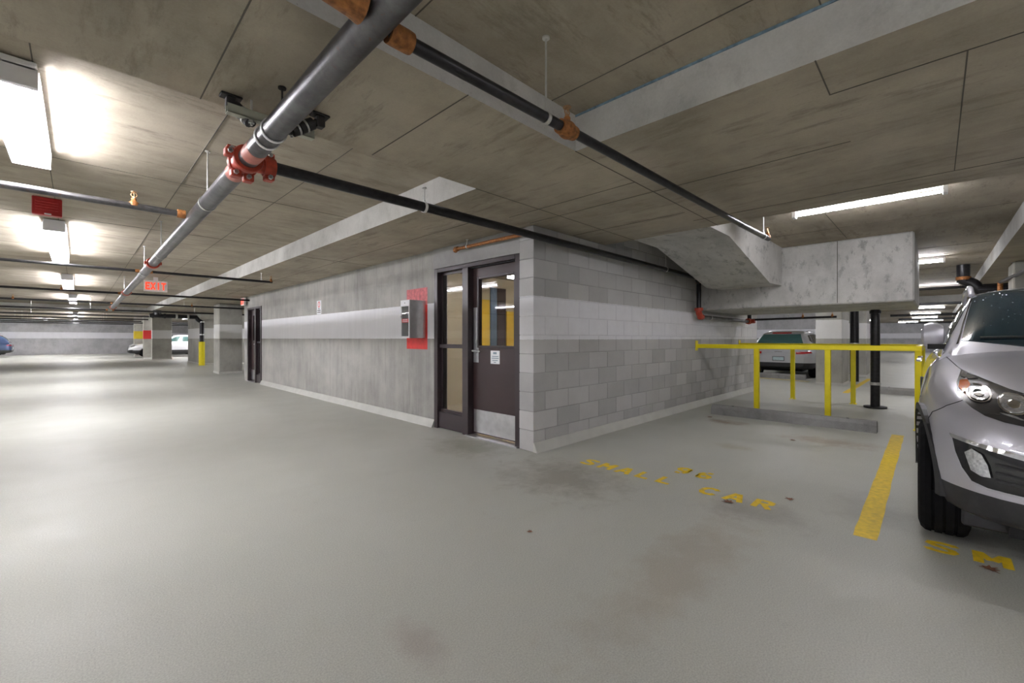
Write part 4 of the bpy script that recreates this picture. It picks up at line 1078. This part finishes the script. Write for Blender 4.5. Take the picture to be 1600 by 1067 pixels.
# crossover
def ell(cy, cz, ry, rz_, n=16, tilt=0.): 
    return [(cy+ry*math.cos(a)*math.cos(tilt)-rz_*math.sin(a)*math.sin(tilt), cz+ry*math.cos(a)*math.sin(tilt)+rz_*math.sin(a)*math.cos(tilt)) for a in [2*PI*i/n for i in range(n)]]
def crossover_extras(o, tb, tc, pm):
    for sg in (1, -1):
        M_ = (lambda P: P) if sg == 1 else mirror_poly
        hl = panel(tb, M_([(.723, 1.002), (.752, .941), (.752, .90), (.736, .864), (.705, .833), (.664, .806), (.604, .788), (.52, .775), (.40, .775), (.37, .80), (.40, .845), (.53, .915)]), 'front', .006, 'headlight', LAMPK, o, .03, .02)
        panel(tb, M_([(.720, .992), (.742, .950), (.700, .960), (.600, .930), (.56, .920), (.60, .943)]), 'front', .010, 'clear_lens', LENS, hl, .03, .01)
        panel(tb, M_([(.738, .948), (.745, .92), (.728, .898), (.700, .930), (.708, .962)]), 'front', .013, 'turn_signal', AMBER, hl, .03, .01)
        for nm, c, r1, mt in (('projector_lens', (.676, .902), .046, 'k'), ('reflector_bowl', (.566, .868), .052, 'l')):
            b_ = panel(tb, M_(ell(c[0], c[1], r1, r1*.88)), 'front', .012, nm, CHROME, hl, .02, .01)
            panel(tb, M_(ell(c[0], c[1], r1*.84, r1*.72)), 'front', .016, nm, LAMPK if mt == 'k' else LENS, hl, .02, .01)
            panel(tb, M_(ell(c[0], c[1]-.004, r1*.40, r1*.34)), 'front', .020, nm, CGLASS if mt == 'k' else CHROME, hl, .02, .01)
        panel(tb, M_([(.652, .858), (.640, .838), (.60, .818), (.55, .803), (.47, .795), (.47, .808), (.55, .818), (.61, .838)]), 'front', .012, 'running_light', LENS, hl, .02, .01)
        fo = panel(tb, M_([(.782, .683), (.769, .603), (.746, .53), (.712, .474), (.66, .461), (.40, .458), (.40, .61)]), 'front', .003, 'fog_light_recess', GLOSSK, o, .03, .02)
        panel(tb, M_([(.733, .614), (.709, .640), (.678, .622), (.658, .575), (.648, .518), (.679, .515), (.712, .533)]), 'front', .012, 'fog_lamp', LENS, fo, .02, .01)
        panel(tb, M_([(.786, .691), (.778, .672), (.40, .600), (.40, .628)]), 'front', .010, 'chrome_trim', CHROME, fo, .03, .02)
        strip(tb, M_([(.783, .683), (.770, .603), (.747, .53), (.713, .473), (.66, .459), (.40, .456)]), 'front', .006, 'opening_lip', pm, fo)
        for z in (.575, .535, .500): strip(tb, M_([(.635, z+.012), (.40, z)]), 'front', .009, 'grille_bar', CLAD, fo)
        strip(tb, M_([(.736, .866), (.796, .826), (.854, .77), (.880, .70)]), 'front', .0028, 'panel_gap', GASKET, o)
        strip(tb, [(s_, sg*y_) for s_, y_ in ((1.50, .80), (1.469, .788), (1.263, .766), (.967, .738), (.852, .722), (.589, .663), (.453, .600), (.339, .522), (.27, .36))], 'top', .0030, 'panel_gap', GASKET, o)
        strip(tc, [(s_, sg*y_) for s_, y_ in ((1.54, .715), (1.868, .668), (2.20, .618), (2.36, .592))], 'top', .008, 'pillar_moulding', GLOSSK, o)
        for s_ in (2.45, 3.35):
            k = MB(); k.bbox(s_, min(sg*.915, sg*.955), .985, s_+.2, max(sg*.915, sg*.955), 1.012, .008); k.build('door_handle', CHROME, o)
        k = MB(); k.bbox(.36, min(sg*.40, sg*.74), .17, .42, max(sg*.40, sg*.74), .40, .01); k.build('splash_shield', CLAD, o)
        tl = panel(tb, M_([(.50, 1.02), (.84, 1.03), (.86, .88), (.55, .86)]), 'rear', .008, 'tail_lamp', REDL, o)
    panel(tb, [(.40, .61), (.40, .458), (-.40, .458), (-.40, .61)], 'front', .003, 'lower_grille', GLOSSK, o, .05, .02)
    gr = panel(tb, [(.34, .80), (.30, .70), (-.30, .70), (-.34, .80), (-.28, .83), (.28, .83)], 'front', .008, 'upper_grille', CHROME, o, .05, .02)
    panel(tb, [(.32, .79), (.285, .715), (-.285, .715), (-.32, .79), (-.26, .815), (.26, .815)], 'front', .012, 'grille_mesh', GLOSSK, gr, .05, .01)
    panel(tc, [(2.45, .50), (3.5, .50), (3.5, -.50), (2.45, -.50)], 'top', .004, 'sunroof', GLOSSK, o, .08, .01)
    strip(tc, [(1.515, .12), (1.53, .35), (1.56, .60)], 'top', .010, 'wiper', GASKET, o, .012)
    strip(tc, [(1.50, -.55), (1.50, -.25), (1.52, .0)], 'top', .010, 'wiper', GASKET, o, .012)
    d = MB(); rnd = random.Random(3)
    for _ in range(170):
        s_ = rnd.uniform(1.72, 2.36); y_ = rnd.uniform(-.5, .60-(s_-1.7)*.06)
        if y_ < .45-(s_-1.72)*1.1 and rnd.random() < .75: continue
        h = tc.ray_cast(Vector((s_, y_, 4)), Vector((0, 0, -1)))
        if h[0] is None: continue
        r = rnd.uniform(.0015, .0038); c = h[0]+h[1]*.0055
        d.add([c+Vector(q)*r for q in ((1,0,0),(0,1,0),(-1,0,0),(0,-1,0),(-.5,0,.7))], [(0,1,4),(1,2,4),(2,3,4),(3,0,4),(3,2,1,0)])
    q = d.build('rain_drops', LENS, o); q['kind'] = 'stuff'
    # roof rails
    for y in (-1, 1):
        k = MB(); pts = [(2.42, y*.60, 1.575), (2.50, y*.605, 1.645), (2.65, y*.605, 1.665), (3.4, y*.60, 1.665), (3.65, y*.595, 1.64), (3.75, y*.59, 1.575)]
        k.tube(pts, .020, 10); k.build('roof_rail', SILVER, o, True)
LOWX = [(0, .50, .36, .66), (.05, .62, .31, .76), (.12, .71, .28, .83), (.22, .79, .27, .885), (.35, .85, .26, .925), (.5, .885, .25, .965), (.67, .91, .24, 1.0), (.9, .93, .23, 1.04), (1.2, .93, .22, 1.085), (1.5, .925, .22, 1.125),
        (2.0, .925, .22, 1.12), (3.0, .925, .22, 1.13), (3.7, .93, .24, 1.14), (4.15, .90, .28, 1.11), (4.35, .82, .33, 1.02), (4.44, .68, .38, .9)]
CABX = [(1.36, 1.09, .74), (1.52, 1.17, .72), (1.8, 1.33, .685), (2.1, 1.50, .63), (2.25, 1.56, .615), (2.5, 1.60, .605), (3.0, 1.61, .60), (3.6, 1.585, .59), (3.95, 1.53, .57), (4.15, 1.38, .61), (4.28, 1.2, .66), (4.32, 1.05, .68)]
SUV = dict(low=LOWX, cab=CABX, belt=1.10, wb=.80, rw=.35, axles=(.72, 3.36), clad=.425, flare=True, steer=0., glass=(1.5, 2.25, 3.95, 4.28), windshield=[(1.567, .692), (2.33, .592), (2.40, .35), (2.43, 0), (2.40, -.35), (2.33, -.592), (1.567, -.692), (1.435, -.41), (1.40, 0), (1.435, .41)],
           side_windows=[[(1.78, 1.16), (2.28, 1.47), (2.62, 1.50), (2.66, 1.14)], [(2.72, 1.14), (2.69, 1.50), (3.3, 1.49), (3.48, 1.17)], [(3.56, 1.19), (3.40, 1.47), (3.62, 1.45), (3.85, 1.28)]],
           mirror=(1.86, .848, 1.225, .98), extras=crossover_extras)
car('crossover_car', 'silver crossover car nosed out of the stall beside the yellow line', (3.08, -.845, 0), math.radians(.5), SUV, SILVER, detail=True)

# the other parked cars
def scaled(low, L, W, zf): k = L/low[-1][0]; return [(s*k, w_*W/.93, zl if zl < .3 else zl*.95, zl+(zt-zl)*zf) for s, w_, zl, zt in low]
def hatch_extras(rear_only=False):
    def f(o, tb, tc, pm):
        for sg in (1, -1):
            M_ = (lambda P: P) if sg == 1 else mirror_poly
            panel(tb, M_([(.46, .80), (.80, .81), (.83, .765), (.62, .735), (.46, .735)]), 'rear', .008, 'tail_lamp', REDL, o)
            panel(tb, M_([(.70, .80), (.74, .70), (.60, .62), (.40, .62), (.42, .70)]), 'front', .008, 'headlight', LENS, o)
            panel(tb, M_([(.74, .50), (.72, .38), (.52, .38), (.54, .48)]), 'front', .006, 'fog_light_recess', GLOSSK, o)
            strip(tb, [(.62, sg*.70), (.95, sg*.74), (1.4, sg*.78)], 'top', .004, 'panel_gap', GASKET, o)
        for y in (1, -1):
            for s_ in (2.3, 3.15):
                k = MB(); k.bbox(s_, min(y*.87, y*.905), .86, s_+.18, max(y*.87, y*.905), .885, .006); k.build('door_handle', pm, o)
        panel(tb, [(.42, .66), (.40, .44), (-.40, .44), (-.42, .66)], 'front', .006, 'grille', GLOSSK, o)
        panel(tb, [(.62, .66), (.50, .68), (-.50, .68), (-.62, .66), (-.66, .52), (.66, .52)], 'rear', .005, 'plate_recess', pm, o)
        pl = panel(tb, [(.16, .655), (.16, .525), (-.16, .525), (-.16, .655)], 'rear', .012, 'licence_plate_frame', GASKET, o)
        panel(tb, [(.145, .640), (.145, .540), (-.145, .540), (-.145, .640)], 'rear', .018, 'licence_plate', PLATE, pl)
        panel(tc, [(.26, 1.385), (.26, 1.35), (-.26, 1.35), (-.26, 1.385)], 'rear', .02, 'high_brake_light', REDL, o)
        strip(tb, [(.10, .80), (-.10, .80)], 'rear', .010, 'tailgate_badge', CHROME, o)
        for y in (-1, 1):
            k = MB(); k.tube([(2.0, y*.52, 1.40), (2.1, y*.53, 1.435), (3.1, y*.52, 1.44), (3.5, y*.50, 1.40)], .014, 8); k.build('roof_rail', RIM, o, True)
    return f
HLOW = [(a*.977, b_*.965, c if c < .3 else c*.93, d*.885) for a, b_, c, d in LOWX]
HCAB = [(1.30, .955, .72), (1.45, 1.02, .70), (1.75, 1.17, .66), (2.1, 1.34, .60), (2.3, 1.395, .585), (2.6, 1.425, .575), (3.1, 1.425, .57), (3.6, 1.40, .56), (3.9, 1.34, .57), (4.08, 1.20, .62), (4.2, 1.05, .66), (4.24, .93, .68)]
HATCH = dict(low=HLOW, cab=HCAB, belt=.97, wb=.775, rw=.325, axles=(.88, 3.50), clad=.47, flare=False, glass=(1.45, 2.3, 3.9, 4.2), rear_glass=TINT2,
             side_windows=[[(1.78, 1.02), (2.32, 1.31), (2.55, 1.335), (2.60, 1.01)], [(2.66, 1.01), (2.62, 1.335), (3.2, 1.325), (3.4, 1.04)], [(3.47, 1.05), (3.3, 1.31), (3.5, 1.29), (3.72, 1.13)]],
             mirror=(1.80, .84, 1.03, .8), extras=hatch_extras(), rear_window=[(-.50, 1.335), (.50, 1.335), (.63, 1.02), (-.63, 1.02)])
car('hatchback_car', 'silver hatchback seen from behind past the yellow railing', (19.42, 3.43, 0), PI, HATCH, SILVER2)
car('hatchback_car', 'white car nosing out beside the red-banded concrete column', (2.2, 36.2, 0), 0, HATCH, WHITEC, TINT2)
car('hatchback_car', 'second white car, its nose just beyond the first by the yellow-banded column', (2.5, 40.9, 0), 0, HATCH, WHITEC, TINT2)
car('hatchback_car', 'pale blue-grey car in the gap beyond the far brown door', (8.25, 36.6, 0), 0, HATCH, paint('pale_blue_car_paint', (.50, .57, .68), .4), TINT2)
car('hatchback_car', 'dark blue car at the far left edge before the back wall', (-7.3, 42.4, 0), 0, HATCH, BLUEC)
